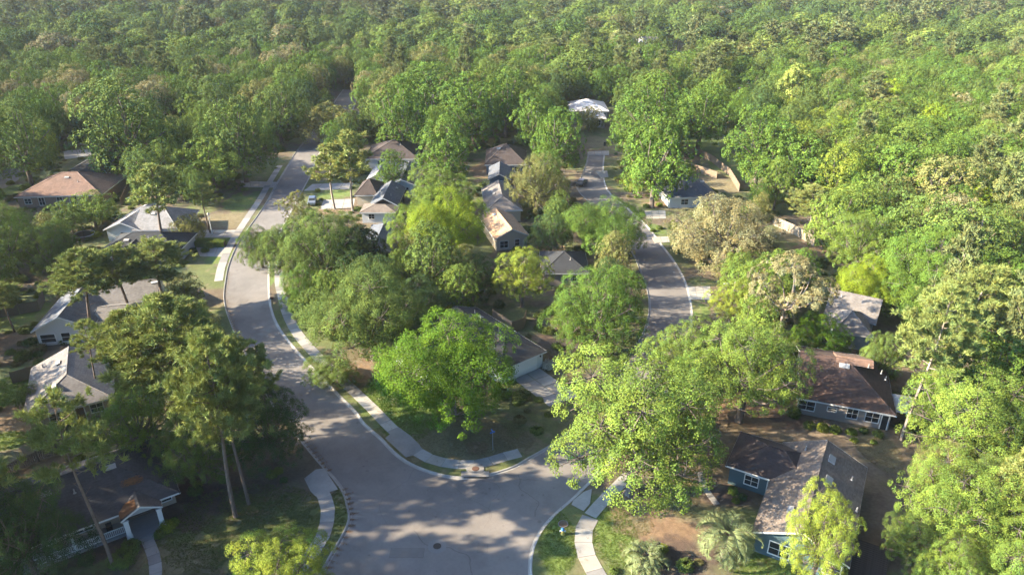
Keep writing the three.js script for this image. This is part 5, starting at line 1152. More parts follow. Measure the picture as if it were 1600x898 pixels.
const PROTO = {
  oakN: [broadleaf({ ...near, seed: 11, R: 8, H: 13.5, cb: .9 }), broadleaf({ ...near, seed: 12, R: 8, H: 14.5, cb: 1, lobes: 25, lr: .3 }), broadleaf({ ...near, seed: 13, R: 8, H: 13, cb: .8, lobes: 19, lr: .36 }), broadleaf({ ...near, seed: 14, R: 8, H: 16, cb: 2, lobes: 24, lr: .31, gap: .08 })],
  lightN: [broadleaf({ ...near, seed: 15, R: 8, H: 14, cb: 3, lobes: 20, lr: .3, clumps: 42, leaves: 245, gap: .1, twigs: .5, young: .3 }), broadleaf({ ...near, seed: 16, R: 8, H: 15, cb: 3, lobes: 19, lr: .31, clumps: 42, leaves: 245, gap: .12, twigs: .5, young: .3 }), broadleaf({ ...near, seed: 17, R: 8, H: 17, cb: 3, lobes: 20, lr: .31, clumps: 42, leaves: 245, gap: .1, twigs: .5, young: .3 })],
  oakM: [broadleaf({ ...mid, seed: 21, R: 8, H: 13, cb: 1.6 }), broadleaf({ ...mid, seed: 22, R: 8, H: 16, cb: 2, lobes: 20, lr: .31 }), broadleaf({ ...mid, seed: 23, R: 8, H: 19, cb: 2, lobes: 22, lr: .3 }), broadleaf({ ...mid, seed: 24, R: 8, H: 14.5, cb: 1.8, lobes: 21, lr: .29, gap: .08 })],
  wispN: [broadleaf({ ...near, core: 2500, seed: 31, R: 8, H: 12, cb: 1.6, lobes: 22, lr: .27, leaf: .22, leaves: 190, clumps: 40, gap: .05, twigs: .5, ratio: .42, droop: .9 })],
  bareN: [broadleaf({ ...near, core: 0, seed: 33, R: 6, H: 15, cb: 4, lobes: 17, lr: .26, leaf: .24, leaves: 170, clumps: 32, gap: .12, twigs: .7, ratio: .45, tr: .26 })],
  magN: [broadleaf({ ...near, seed: 35, R: 5, H: 11, cb: 1, lobes: 15, leaf: .3, leaves: 60 })],
  coneM: [broadleaf({ ...mid, seed: 37, R: 5, H: 16, cb: 2, lobes: 17, lr: .32, droop: .4 })],
  vineN: [broadleaf({ ...mid, seed: 39, R: 5, H: 15, cb: 1.5, lobes: 18, lr: .27, leaf: .34, leaves: 60, droop: 1.8 })],
  pineN: [pine({ seed: 41, H: 24, R: 5, base: .52, branches: 44, tufts: 24, needles: 60, tuft: .7, nw: .065, twigs: true, stubs: 5 }), pine({ seed: 42, H: 23, R: 5, base: .46, branches: 40, tufts: 24, needles: 60, tuft: .72, nw: .065, twigs: true, stubs: 6 }), pine({ seed: 43, H: 22, R: 5.2, base: .5, branches: 36, tufts: 28, needles: 60, tuft: .74, nw: .065, twigs: true, stubs: 4 })],
  thinN: [pine({ seed: 45, H: 20, R: 4.4, base: .6, branches: 20, tufts: 16, needles: 54, tuft: .68, nw: .06, twigs: true, stubs: 8, tr: .24 })],
  pineM: [pine({ seed: 47, H: 22, R: 4.6, base: .45, branches: 32, tufts: 14, needles: 26, tuft: 1.0, nw: .12, sides: 5 }), pine({ seed: 48, H: 23, R: 4.2, base: .5, branches: 30, tufts: 14, needles: 26, tuft: 1.0, nw: .12, sides: 5 })],
};
const tinted = (tree, c) => { const n = tree.trunk.attributes.position.count, a = new Float32Array(n * 3); for (let i = 0; i < n; i++) a.set(c, i * 3); const t = tree.trunk.clone(); t.deleteAttribute('uv'); t.deleteAttribute('normal'); t.setAttribute('color', new THREE.BufferAttribute(a, 3)); const k = tree.crown.toNonIndexed(); return { geo: mergeGeometries([t, k]), H: tree.H, R: tree.R }; };
const FAR = [broadleaf({ ...far, seed: 51, R: 6.5, H: 13, cb: 2 }), broadleaf({ ...far, seed: 52, R: 6.5, H: 15, cb: 3, lobes: 11, lr: .36 }), broadleaf({ ...far, seed: 53, R: 6, H: 16, cb: 3, lobes: 11, lr: .34, gap: .1 })].map((t) => tinted(t, [.9, .75, .7]));
const FARPINE = [pine({ seed: 54, H: 21, R: 4.2, base: .4, branches: 24, tufts: 9, needles: 12, tuft: 1.3, nw: .2, sides: 4 }), pine({ seed: 55, H: 22, R: 3.8, base: .5, branches: 22, tufts: 9, needles: 12, tuft: 1.3, nw: .2, sides: 4 })].map((t) => tinted(t, [1.5, 1.1, 1.1]));
for (const k in PROTO) for (const t of PROTO[k]) t.crown = t.crown; 
console.log('tris', Object.entries(PROTO).map(([k, v]) => k + ':' + v.map((t) => Math.round(t.crown.index.count / 3000) + '+' + Math.round(t.trunk.attributes.position.count / 3000)).join(',')).join(' '), FAR.map((t) => Math.round(t.geo.attributes.position.count / 3)), FARPINE.map((t) => Math.round(t.geo.attributes.position.count / 3)));
// what a plant stands beside, for its description
const where = { e: 'in the dense wood east of the houses', w: 'in the wood beyond the western houses', f: 'in the wood beyond the far street', g: 'between the gardens' };
const spots = { porch: 'porch house', hip: 'grey hip roofed house', gable: 'white gabled house', grey: 'pale grey roofed house', black: 'black roofed house', brown: 'brick house with the brown roof', dark: 'charcoal roofed house', midH: 'brown gabled house', midI: 'twin gabled house', blueJ: 'blue grey roofed house', tanK: 'orange roofed house', greyL: 'grey hip roof behind the orange roof', blueM: 'blue walled house', corner: 'corner house with the garage', shedO: 'charcoal cottage', whiteP: 'white roofed house', slateQ: 'slate roofed house', teal: 'teal house', brownS: 'red brown roofed house', greyR: 'blue grey walled house' };
const placeOf = (x, z, wd) => { let b = null, bd = 24; for (const k in spots) { const w = LAY.houses[k][0], d = Math.hypot(w.x - x, w.z - z); if (d < bd) { bd = d; const dx = x - w.x, dz = z - w.z; b = (Math.abs(dz) > Math.abs(dx) ? (dz > 0 ? 'south of the ' : 'behind the ') : dx > 0 ? 'east of the ' : 'west of the ') + spots[k]; } } return b ?? where[wd]; };
const placedTrees = [];
function plantTree(x, z, H, R, kind, mat, label, group, seed, lod) {
  const r = rngOf(seed * 7 + 3), dist = Math.hypot(x, z), isNear = lod ? lod === 'N' : dist < 150; let list, category = 'tree', name = 'broadleaf_tree', bark = M.bark;
  if (kind === 'pine') { list = isNear ? PROTO.pineN : PROTO.pineM; name = 'pine_tree'; bark = M.barkPine; if (mat === 'pineyellow' || x > 40) bark = M.barkPale; }
  else if (kind === 'pinethin') { list = PROTO.thinN; name = 'pine_tree'; bark = M.barkPine; }
  else if (kind === 'wisp') { list = PROTO.wispN; } else if (kind === 'bare') { list = PROTO.bareN; bark = M.barkPale; } else if (kind === 'magnolia') { list = PROTO.magN; name = 'magnolia_tree'; }
  else if (kind === 'cone') { list = PROTO.coneM; } else if (kind === 'vine') { list = PROTO.vineN; name = 'vine_draped_tree'; }
  else list = isNear ? (mat === 'light' || mat === 'yellow' ? PROTO.lightN : PROTO.oakN) : PROTO.oakM;
  // the prototype whose proportions are closest, with a little chance
  let best = null, bs = 1e9; for (const p of list) { const s = Math.abs(Math.log((H / R) / (p.H / p.R))) + r() * .25; if (s < bs) { bs = s; best = p; } }
  const t = thing(name, label, category, x, LAWN - .02, z, r() * 6.2832, group);
  t.scale.set(R / best.R * (1 + .06 * gauss(r)), H / best.H, R / best.R * (1 + .06 * gauss(r)));
  part('trunk', best.trunk, bark, t); part('crown', best.crown, Leaf[mat], t); placedTrees.push([x, z, R]); return t;
}
LAY.trees.forEach(([x, z, H, R, kind, mat, label, group], i) => plantTree(x, z, H, R, kind, mat, label, group, i + 1));

// woods: individuals nearest the street, the distant wood as one mass
{
  const r = rngOf(4242), houses = Object.values(LAY.houses).flat().map((w) => [w.x, w.z, Math.max(w.L, w.D) * .62 + 3]);
  const ok = (x, z, R) => !houses.some(([hx, hz, hr]) => Math.hypot(x - hx, z - hz) < hr) && !LAY.open.some((p) => inside(x, z, p)) && !inside(x, z, roadOutline) && !placedTrees.some(([px, pz, pr]) => Math.hypot(px - x, pz - z) < (pr + R) * .52);
  const nearRoad = (x, z) => roadOutline.some(([a, b]) => Math.hypot(a - x, b - z) < 4.5);
  const cand = [];
  for (let k = 0; k < 26000; k++) {
    const z = -60 - 290 * Math.pow(r(), .8), x = (r() * 2 - 1) * (70 + 0.95 * -z); if (Math.abs(x) > 25 + .84 * -z) continue;
    const wood = inside(x, z, LAY.woodEast) ? 'e' : inside(x, z, LAY.woodWest) ? 'w' : z < -262 ? 'f' : null; if (!wood || nearRoad(x, z)) continue;
    const R = 4.8 + 5.6 * r() * r(); if (!ok(x, z, R)) continue; placedTrees.push([x, z, R]); cand.push([x, z, R, wood]);
  }
  const pick = (list) => { let u = r() * list.reduce((a, b) => a + b[1], 0); for (const [k, w] of list) if ((u -= w) < 0) return k; return list[0][0]; };
  const words = { deep: 'deep green', fresh: 'fresh green', mid: 'mid green', light: 'light green', olive: 'olive green', dark: 'dark green', tan: 'tan leafed', lime: 'lime green', yellow: 'yellow green', pine: 'thin crowned' };
  const all = LAY.fill.map(([x, z, H, R, k, mat]) => ({ x, z, H, R, mat, wd: 'g', pn: false }));
  console.log('wood trees', cand.length, 'garden', all.length);
  for (const [x, z, R, wd] of cand) {
    const mat = pick(wd === 'e' ? [['fresh', 4], ['light', 2.6], ['olive', 1], ['lime', .3], ['mid', 2], ['deep', 1.6], ['tan', .25], ['pine', .6]] : wd === 'w' ? [['mid', 4], ['fresh', 2], ['deep', 2.4], ['olive', 1.2], ['tan', .5], ['pine', .9], ['light', .6]] : [['mid', 3], ['fresh', 3], ['deep', 2], ['olive', 1], ['pine', .9], ['tan', .3], ['light', 1]]);
    const pn = mat === 'pine'; all.push({ x, z, H: pn ? 17 + 6 * r() : 7.5 + R * .85 + 2.5 * r(), R: pn ? R * .62 : R, mat, wd, pn });
  }
  const inView = (t) => Math.abs(t.x) < .8 * -t.z + 6 && t.z < -42;
  all.sort((a, b) => (inView(b) ? b.R / Math.hypot(b.x, b.z) : 0) - (inView(a) ? a.R / Math.hypot(a.x, a.z) : 0));
  all.slice(0, 235).forEach((t, i) => { const size = t.pn ? (t.H > 20 ? 'tall ' : '') : t.R > 7 ? 'wide ' : t.R < 4 ? 'small ' : t.H / t.R > 2.6 ? 'slender ' : '', kindWord = size + words[t.mat] + ' ' + (t.pn ? 'pine' : 'broad crowned tree'), place = placeOf(t.x, t.z, t.wd); plantTree(t.x, t.z, t.H, t.R, t.pn ? 'pine' : 'oak', t.pn ? 'pineFar' : t.mat, `${kindWord} ${place}`, `${size}${words[t.mat]} ${t.pn ? 'pines' : 'trees'} ${place}`, 1000 + i, Math.hypot(t.x, t.z) < 85 ? 'N' : 'M'); });
  const bulk = all.slice(235), midProto = PROTO.oakM.map((t) => tinted(t, [.9, .75, .7])), midPine = PROTO.pineM.map((t) => tinted(t, [1.3, 1, .9]));
  const base = leafMat(1, 1, 1, .12);
  [...midProto, ...midPine].forEach((P, gi) => {
    const list = bulk.filter((t, i) => t.pn ? gi === 4 + i % 2 : gi === i % 4); if (!list.length) return;
    const im = new THREE.InstancedMesh(P.geo, base, list.length), m = new THREE.Matrix4(), q = new THREE.Quaternion(), up = new THREE.Vector3(0, 1, 0), c = new THREE.Color();
    list.forEach((t, i) => { m.compose(new THREE.Vector3(t.x, LAWN - .2, t.z), q.setFromAxisAngle(up, r() * 6.28), new THREE.Vector3(t.R / P.R, t.H / P.H, t.R / P.R)); im.setMatrixAt(i, m); im.setColorAt(i, c.copy(Leaf[t.pn ? 'pineFar' : t.mat].color).multiplyScalar(.85 + .3 * r())); });
    im.name = numbered('woodland'); im.castShadow = im.receiveShadow = true; im.userData = { kind: 'stuff', label: gi > 3 ? 'scattered pines of the woods round the houses' : 'dense broad leaved woods round the houses', category: 'woodland' }; scene.add(im);
  });
  // distant wood
  const rest = [];
  for (let ring = 0, z = 345; z < 1000; ring++) { const st = 13.4 + (z - 345) * .01; for (let x = -60 - .86 * z; x < 60 + .86 * z; x += st) { const xx = x + (r() - .5) * st * 1.7, zz = -(z + (r() - .5) * st * 1.7), R = 5.6 + 6.4 * r() * r() + (z - 345) * .004 + (noise(x * .03, z * .03) > .5 ? 2.4 : 0); if (r() < .05) continue; if (houses.some(([hx, hz, hr]) => Math.abs(xx - hx) < hr + 3 && zz - hz > -hr && zz - hz < hr + 26)) continue; if (inside(xx, zz, roadOutline) || inside(xx, zz, LAY.streets.farStreet)) continue; rest.push([xx, zz, R]); } z += st; }
  const groups = [...FAR, ...FARPINE].map(() => []);
  for (const [x, z, R] of rest) { const n = noise(x * .012 + 7, z * .012 + 3), pineShare = Math.min(.5, Math.max(.03, (n - .58) * 2 + (x < 0 ? .1 : .02))); if (r() < pineShare) groups[3 + (r() < .5 ? 0 : 1)].push([x, z, Math.min(R * .72, 5.2), true]); else groups[Math.floor(r() * 3)].push([x, z, R, false]); }
  const tones = [[.11, .165, .028], [.1, .145, .034], [.15, .195, .038], [.085, .14, .026], [.075, .12, .032], [.16, .165, .06], [.2, .18, .085]], tw = [[0, 3], [1, 3], [2, 1.6], [3, 2.4], [4, 2], [5, .9], [6, .35]];
  groups.forEach((list, gi) => {
    const P = [...FAR, ...FARPINE][gi], im = new THREE.InstancedMesh(P.geo, base, list.length), m = new THREE.Matrix4(), q = new THREE.Quaternion(), up = new THREE.Vector3(0, 1, 0), c = new THREE.Color();
    list.forEach(([x, z, R, pn], i) => { const s = R / P.R, h = pn ? (17 + 9 * r()) / P.H : (5.5 + R * .95 + 4.5 * r()) / P.H; m.compose(new THREE.Vector3(x, -.3, z), q.setFromAxisAngle(up, r() * 6.28), new THREE.Vector3(s, h, s)); im.setMatrixAt(i, m); const t = pn ? [.16, .18, .07] : tones[noise(x * .05 + 11, z * .05) > .52 ? pick(tw) : Math.floor(noise(x * .021 + 31, z * .021 + 5) * 5.2)], v = .8 + .4 * r(); im.setColorAt(i, c.setRGB(t[0] * v, t[1] * v, t[2] * v)); });
    im.name = numbered('distant_woodland'); im.castShadow = im.receiveShadow = true; im.userData = { kind: 'stuff', label: gi > 2 ? 'far off pine wood fading into blue haze' : 'far off broad leaved wood fading into blue haze', category: 'woodland' }; scene.add(im);
  });
  console.log('distant', rest.length);
}

// ---------------------------------------------------------------- palms, shrubs, hedge
function palm(o) {
  const r = rngOf(o.seed), L = new Leaves(o.seed + 3), W = new Wood(), fronds = [];
  W.limb([[0, -.2, 0, .42], [.05, o.trunk * .3, .02, .36], [0, o.trunk * .7, .05, .33], [0, o.trunk, 0, .36]], 9);
  for (let i = 0; i < 60; i++) { const y = o.trunk * (.1 + .9 * i / 60), a = i * 2.4; W.limb([[Math.cos(a) * .3, y, Math.sin(a) * .3, .07], [Math.cos(a) * .5, y + .16, Math.sin(a) * .5, .03]], 4); }
  for (let i = 0; i < o.n; i++) {
    const F = new Leaves(o.seed * 50 + i), a = i * 2.39996 + r() * .3, t0 = i / o.n, el = 1.4 - 1.7 * t0 + .15 * gauss(r), len = o.len * (.85 + .3 * r()) * (t0 < .2 ? .85 : 1), N = 26, rach = []; let x = Math.cos(a) * .15, y = o.trunk, z = Math.sin(a) * .15, e = el;
    for (let k = 0; k <= N; k++) { rach.push([x, y, z, .035 * (1 - k / N) + .008, e]); const st = len / N; x += Math.cos(a) * Math.cos(e) * st; z += Math.sin(a) * Math.cos(e) * st; y += Math.sin(e) * st; e -= (2.9 - .4 * t0) / N * (.35 + 1.3 * k / N); }
    W.limb(rach.filter((_, k) => k % 3 === 0).map((q) => q.slice(0, 4)), 4);
    const tone = 1 + .16 * gauss(r);
    for (let k = 4; k <= N; k++) for (const s of [-1, 1]) for (const jj of [0, .5]) { const q = rach[k], ee = q[4], sx = -Math.sin(a) * s, sz = Math.cos(a) * s, fx = Math.cos(a) * Math.cos(ee), fy = Math.sin(ee), fz = Math.sin(a) * Math.cos(ee), ux = -Math.cos(a) * Math.sin(ee), uy = Math.cos(ee), uz = -Math.sin(a) * Math.sin(ee); let dx = sx * .75 + fx * .55 + ux * .35, dy = fy * .55 + uy * .35 - .18, dz = sz * .75 + fz * .55 + uz * .35; const l = Math.hypot(dx, dy, dz), t = tone * (1 + .15 * gauss(r)), ln = len * .27 * Math.sin(Math.PI * (.18 + .78 * k / N)) ** .7; F.needle(q[0] + fx * jj * len / N, q[1] + fy * jj * len / N, q[2] + fz * jj * len / N, dx / l, dy / l, dz / l, ln, .026, t, t, t); }
    fronds.push(F.geo());
  }
  return { trunk: W.geo(), fronds };
}
function plantPalm(key, label, o) { const [x, z] = LAY.misc[key], p = palm(o), t = thing('palm_tree', label, 'palm', x, LAWN - .02, z, 1); part('trunk', p.trunk, M.bark, t); for (const f of p.fronds) part('frond', f, Leaf.palm, t); }
plantPalm('palm1', 'large feathery palm with arching grey green fronds before the teal house', { seed: 61, trunk: 2.9, n: 38, len: 3.7 });
plantPalm('palm2', 'small feathery palm beside the lawn and footpath', { seed: 62, trunk: 1.1, n: 28, len: 2.7 });
function bush(seed, leaf, dens = 1) {
  const r = rngOf(seed), L = new Leaves(seed + 1), W = new Wood();
  for (let k = 0; k < 5; k++) { const a = r() * 6.28, q = .5 * r(); W.bend([0, -.1, 0], [Math.cos(a) * q, .6 + .2 * r(), Math.sin(a) * q], .05, .02, r, 2, 4, 0); }
  for (let k = 0; k < 46; k++) { const a = k * 2.4, y = .15 + .8 * (k + .5) / 46, q = Math.sqrt(1 - (y - .2) ** 2 * 1.1) * (.7 + .4 * r()), c = [Math.cos(a) * q * .8, y * .95, Math.sin(a) * q * .8], t0 = 1 + .2 * gauss(r); for (let j = 0; j < 34 * dens; j++) { const vx = gauss(r) * .22, vy = gauss(r) * .18, vz = gauss(r) * .22; let nx = c[0] + gauss(r) * .7, ny = c[1] * .7 + .3 + gauss(r) * .7, nz = c[2] + gauss(r) * .7; const l = Math.hypot(nx, ny, nz) || 1, t = t0 * (1 + .22 * gauss(r)); L.leaf(c[0] + vx, Math.max(.03, c[1] + vy), c[2] + vz, nx / l, ny / l, nz / l, leaf * (.7 + .6 * r()), .6, t * 1.02, t, t * .95); } }
  return { crown: L.geo(), trunk: W.geo() };
}
const BUSH = [bush(71, .17), bush(72, .19), bush(73, .16)], bushTone = ['shrub', 'mid', 'dark', 'light', 'shrub', 'yellow'];
LAY.shrubs.forEach(([x, z, R], i) => {
  const b = BUSH[i % 3], tone = bushTone[(i * 5 + 1) % 6], word = { shrub: 'rounded green', mid: 'mid green', dark: 'dark green', light: 'light green', yellow: 'yellow green' }[tone], size = R > 1 ? 'large ' : R < .6 ? 'small ' : '', place = placeOf(x, z, 'g').replace('between the gardens', 'in the open garden'), t = thing('garden_shrub', `${size}${word} garden shrub ${place}`, 'shrub', x, LAWN - .02, z, i * 1.7, `${size}${word} shrubs ${place}`);
  t.scale.set(R, R * (.8 + .08 * (i % 4)), R); part('stem', b.trunk, M.bark, t); part('foliage', b.crown, Leaf[tone], t);
});
{ const [x, z] = LAY.misc.shrubwhite, t = thing('flowering_shrub', 'white flowering shrub beside the garage corner', 'shrub', x, LAWN - .02, z, 1); t.scale.setScalar(1.05); part('stem', BUSH[0].trunk, M.bark, t); part('foliage', BUSH[0].crown, Leaf.flower, t); }
{ // clipped hedge
  const [[x0, z0], [x1, z1]] = LAY.hedge, len = Math.hypot(x1 - x0, z1 - z0), L = new Leaves(81), r = rngOf(82); for (let i = 0; i < 9000; i++) { const f = Math.floor(r() * 4), u = (r() - .5) * len, v = r(); let p, n; if (f < 2) { p = [u, 1.15, (v - .5) * 1.5]; n = [0, 1, 0]; } else { p = [u, v * 1.15, f === 2 ? .75 : -.75]; n = [0, .2, f === 2 ? 1 : -1]; } const a = n[0] + gauss(r) * .6, b = n[1] + gauss(r) * .6, c = n[2] + gauss(r) * .6, l = Math.hypot(a, b, c), t = 1 + .22 * gauss(r); L.leaf(p[0] + gauss(r) * .05, p[1] + gauss(r) * .06, p[2] + gauss(r) * .06, a / l, b / l, c / l, .2, .6, t, t, t); }
  const t = thing('clipped_hedge', 'low clipped box hedge between two driveways', 'hedge', (x0 + x1) / 2, LAWN, (z0 + z1) / 2, Math.atan2(-(z1 - z0), x1 - x0)); part('stem', box(len - .4, 1, 1.1, 0, .5, 0), M.bark, t); part('foliage', L.geo(), Leaf.light, t); }

// ---------------------------------------------------------------- fences
M.fencePale = std({ map: woodTex, color: lin(.46, .37, .26), roughness: .9 });
function fence(key, label, h, mat, open = false) {
  const line = LAY.fences[key], [ox, oz] = line[0], t = thing('wooden_fence', label, 'fence', ox, LAWN, oz), r = rngOf(key.length * 31 + line.length);
  for (let s = 0; s < line.length - 1; s++) {
    const [ax, az] = line[s], [bx, bz] = line[s + 1], len = Math.hypot(bx - ax, bz - az), a = Math.atan2(-(bz - az), bx - ax), n = Math.max(1, Math.round(len / 2.4));
    for (let k = 0; k < n; k++) {
      const x0 = k * len / n, w = len / n, g = [], step = open ? .2 : .15; for (let i = 0; i * step < w - .08; i++) g.push(box(open ? .11 : .142, h * (1 + .012 * gauss(r)), .025, x0 + .07 + i * step, h / 2, .035 + .006 * (i % 2))); g.push(box(w, .09, .05, x0 + w / 2, h * .2, 0), box(w, .09, .05, x0 + w / 2, h * .8, 0));
      const p = part('fence_panel', merge(g), mat, t); p.position.set(ax - ox, 0, az - oz); p.rotation.y = a;
      const q = part('post', box(.11, h + .12, .11, x0, (h + .12) / 2, -.08), mat, t); q.position.copy(p.position); q.rotation.y = a;
    }
  }
}
fence('fenceA', 'weathered wooden fence behind the white gabled house', 1.8, M.fenceOld); fence('fenceB', 'short weathered fence beside the hip roofed grey house', 1.8, M.fenceOld);
fence('fenceC', 'open picket wooden fence behind the porch house', 1.5, M.fenceOld, true); fence('fenceN', 'brown wooden fence at the back of the corner house', 1.9, M.fence);
fence('fenceFar', 'long sunlit wooden fence beside the yellow green lawn', 1.9, M.fence); fence('fenceFar2', 'orange sunlit wooden fence crossing the back lawn', 1.9, M.fence);
fence('fenceTan', 'pale tan sunlit fence by the pale limbed pine', 2, M.fencePale); fence('fenceF', 'wooden fence beside the brown roofed brick house', 1.8, M.fence);
fence('fenceR', 'grey wooden fence behind the blue grey walled house', 1.8, M.fenceOld); fence('fenceO', 'brown fence behind the charcoal cottage', 1.8, M.fence); fence('fenceW', 'pale fence behind the blue grey roof', 1.6, M.white);

// ---------------------------------------------------------------- street things
function car(key, turn, color, label) {
  const [x, z] = LAY.misc[key], t = thing('parked_car', label, 'car', x, LAWN + .03, z, turn), paint = new THREE.MeshPhysicalMaterial({ color: lin(...color), roughness: .35, metalness: .4, clearcoat: 1, clearcoatRoughness: .08 });
  const prof = (pts) => { const s = new THREE.Shape(); pts.forEach(([a, b], i) => i ? s.lineTo(a, b) : s.moveTo(a, b)); return s; };
  const ex = (pts, w, bev) => { const g = new THREE.ExtrudeGeometry(prof(pts), { depth: w - 2 * bev, bevelEnabled: true, bevelThickness: bev, bevelSize: bev, bevelSegments: 2 }); g.translate(0, 0, -w / 2 + bev); return g; };
  part('body', ex([[-2.2, .32], [2.2, .32], [2.25, .6], [2.05, .82], [1.1, .92], [-1.7, .95], [-2.2, .88], [-2.28, .6]], 1.78, .08), paint, t);
  part('cabin', ex([[-1.75, .9], [1.15, .9], [.35, 1.36], [-1.05, 1.38]], 1.52, .1), paint, t);
  part('windscreen', (() => { const s = new Soup(); s.flat([[1.17, .95, -.66], [.44, 1.37, -.56], [.44, 1.37, .56], [1.17, .95, .66]].reverse()); return s.geo(); })(), M.glass, t).position.x = .09;
  part('rear_window', (() => { const s = new Soup(); s.flat([[-1.77, .97, -.64], [-1.13, 1.39, -.56], [-1.13, 1.39, .56], [-1.77, .97, .64]]); return s.geo(); })(), M.glass, t).position.x = -.09;
  for (const s of [-1, 1]) part('side_window', box(1.7, .3, .02, -.3, 1.14, s * .775), M.glass, t);
  for (const [wx, s] of [[1.35, 1], [1.35, -1], [-1.4, 1], [-1.4, -1]]) { const g = new THREE.CylinderGeometry(.33, .33, .22, 18); g.rotateX(Math.PI / 2); const w = part('wheel', g, M.rubber, t); w.position.set(wx, .33, s * .82); const rg = new THREE.CylinderGeometry(.2, .2, .23, 12); rg.rotateX(Math.PI / 2); part('rim', rg, M.rim, w); }
  for (const s of [-1, 1]) { part('headlight', box(.08, .14, .36, 2.24, .68, s * .6), M.skylight, t); part('tail_light', box(.08, .14, .32, -2.26, .74, s * .62), std({ color: lin(.35, .02, .02), roughness: .3 }), t); }
}
car('car1', -1.4, [.16, .19, .23], 'blue grey car parked on the driveway beside the brown gabled house');
car('car2', .2, [.03, .03, .035], 'black car parked in front of the twin gabled house'); car('car4', .3, [.3, .31, .33], 'silver car parked behind the black car');
car('car3', 1.2, [.03, .035, .04], 'dark car parked at the kerb of the far side street');
{ const [x, z] = LAY.misc.manhole, t = thing('manhole_cover', 'round dark iron manhole cover in the middle of the junction', 'manhole', x, .004, z); part('ring', (() => { const g = new THREE.RingGeometry(.42, .95, 32); g.rotateX(-Math.PI / 2); return g; })(), std({ color: lin(.17, .165, .16) }), t); part('lid', cyl(.41, .4, .02, 0, 0, 0, 28), std({ color: lin(.03, .03, .032), roughness: .6, metalness: .4 }), t); }
{ const [x, z] = LAY.misc.inlet, t = thing('storm_drain', 'round concrete storm drain cap with an iron lid behind the corner kerb', 'drain', x, LAWN, z); part('cap', merge([cyl(1.05, 1.0, .08, 0, 0, 0, 24), box(3.2, .06, .9, 0, .03, .9)]), M.concreteDark, t); part('lid', cyl(.42, .4, .03, 0, .08, 0, 20), std({ color: lin(.09, .045, .03), roughness: .9 }), t); part('throat', box(2.6, .1, .12, 0, -.03, 1.4), M.darkMetal, t); }
{ const [x, z] = LAY.misc.sign, t = thing('street_sign', 'slim pole with small blue street name blades on the oak corner', 'sign', x, LAWN, z, .5); part('pole', cyl(.04, .04, 2.6), M.steel, t); const b = std({ color: lin(.02, .12, .4), roughness: .5 }); part('blade', box(.65, .18, .03, 0, 2.62, 0), b, t); part('blade', box(.03, .18, .65, 0, 2.84, 0), b, t); }
{ const [x, z] = LAY.misc.hydrant, t = thing('fire_hydrant', 'yellow fire hydrant with a blue bonnet on the grass verge', 'hydrant', x, LAWN, z), y = std({ color: lin(.55, .42, .1), roughness: .5 }), b = std({ color: lin(.03, .16, .4), roughness: .5 }); part('barrel', merge([cyl(.17, .15, .62), cyl(.24, .24, .07)]), y, t); const d = new THREE.SphereGeometry(.2, 14, 8, 0, 6.3, 0, 1.6); d.translate(0, .62, 0); part('bonnet', merge([d, cyl(.05, .05, .1, 0, .8, 0, 6)]), b, t); for (const s of [-1, 1]) { const c = new THREE.CylinderGeometry(.09, .09, .2, 10); c.rotateZ(Math.PI / 2); c.translate(s * .22, .45, 0); part('outlet', c, M.white, t); } }
{ const [x, z] = LAY.misc.meter, t = thing('meter_lid', 'brown round meter lid set in the hydrant verge', 'lid', x, LAWN + .004, z); part('lid', cyl(.5, .48, .04, 0, 0, 0, 20), std({ color: lin(.12, .075, .05) }), t); part('rim', (() => { const g = new THREE.TorusGeometry(.5, .04, 6, 24); g.rotateX(Math.PI / 2); g.translate(0, .03, 0); return g; })(), M.concreteDark, t); }
{ const [x, z] = LAY.misc.mail, t = thing('mailbox', 'small black mailbox on a post by the kerb', 'mailbox', x, LAWN, z, .2); part('post', box(.1, 1, .1, 0, .5, 0), M.darkMetal, t); const g = new THREE.CylinderGeometry(.14, .14, .55, 12, 1, false, 0, Math.PI); g.rotateZ(Math.PI / 2); g.rotateX(-Math.PI / 2); g.translate(0, 1.22, 0); part('box', merge([g, box(.55, .2, .28, 0, 1.12, 0)]), M.darkMetal, t); part('flag', box(.16, .06, .02, .1, 1.3, .16), std({ color: lin(.5, .03, .03) }), t); }
{ const [x, z] = LAY.misc.pole, t = thing('utility_pole', 'short wooden pole with a cross arm lamp beside the side street', 'pole', x, LAWN, z); part('pole', cyl(.16, .12, 6.4), M.barkPale, t); part('arm', box(1.6, .1, .1, -.6, 6.1, 0), M.steel, t); part('lamp_head', merge([box(.6, .14, .28, -1.5, 6.1, 0), cyl(.12, .08, .1, -1.5, 5.96, 0)]), M.trimGrey, t); }
{ const [x, z] = LAY.misc.lamp, t = thing('street_lamp', 'white street lamp post with a round globe by the west driveway', 'lamp', x, LAWN, z); part('pole', merge([cyl(.1, .07, 4.2), cyl(.18, .14, .4)]), M.white, t); const g = new THREE.SphereGeometry(.26, 16, 12); g.translate(0, 4.4, 0); part('globe', g, M.white, t); part('cap', cyl(.14, .03, .16, 0, 4.62, 0), M.darkMetal, t); }
{ const [x, z] = LAY.misc.hoop, t = thing('basketball_hoop', 'white backed basketball hoop behind the grey roofed house', 'hoop', x, LAWN, z, .4); part('pole', cyl(.08, .07, 3), M.darkMetal, t); part('backboard', box(1.4, .95, .05, 0, 3.2, .35), M.white, t); part('arm', box(.1, .1, .4, 0, 3, .17), M.darkMetal, t); const g = new THREE.TorusGeometry(.23, .015, 6, 20); g.rotateX(Math.PI / 2); g.translate(0, 2.95, .64); part('rim', g, std({ color: lin(.5, .12, .03) }), t); }
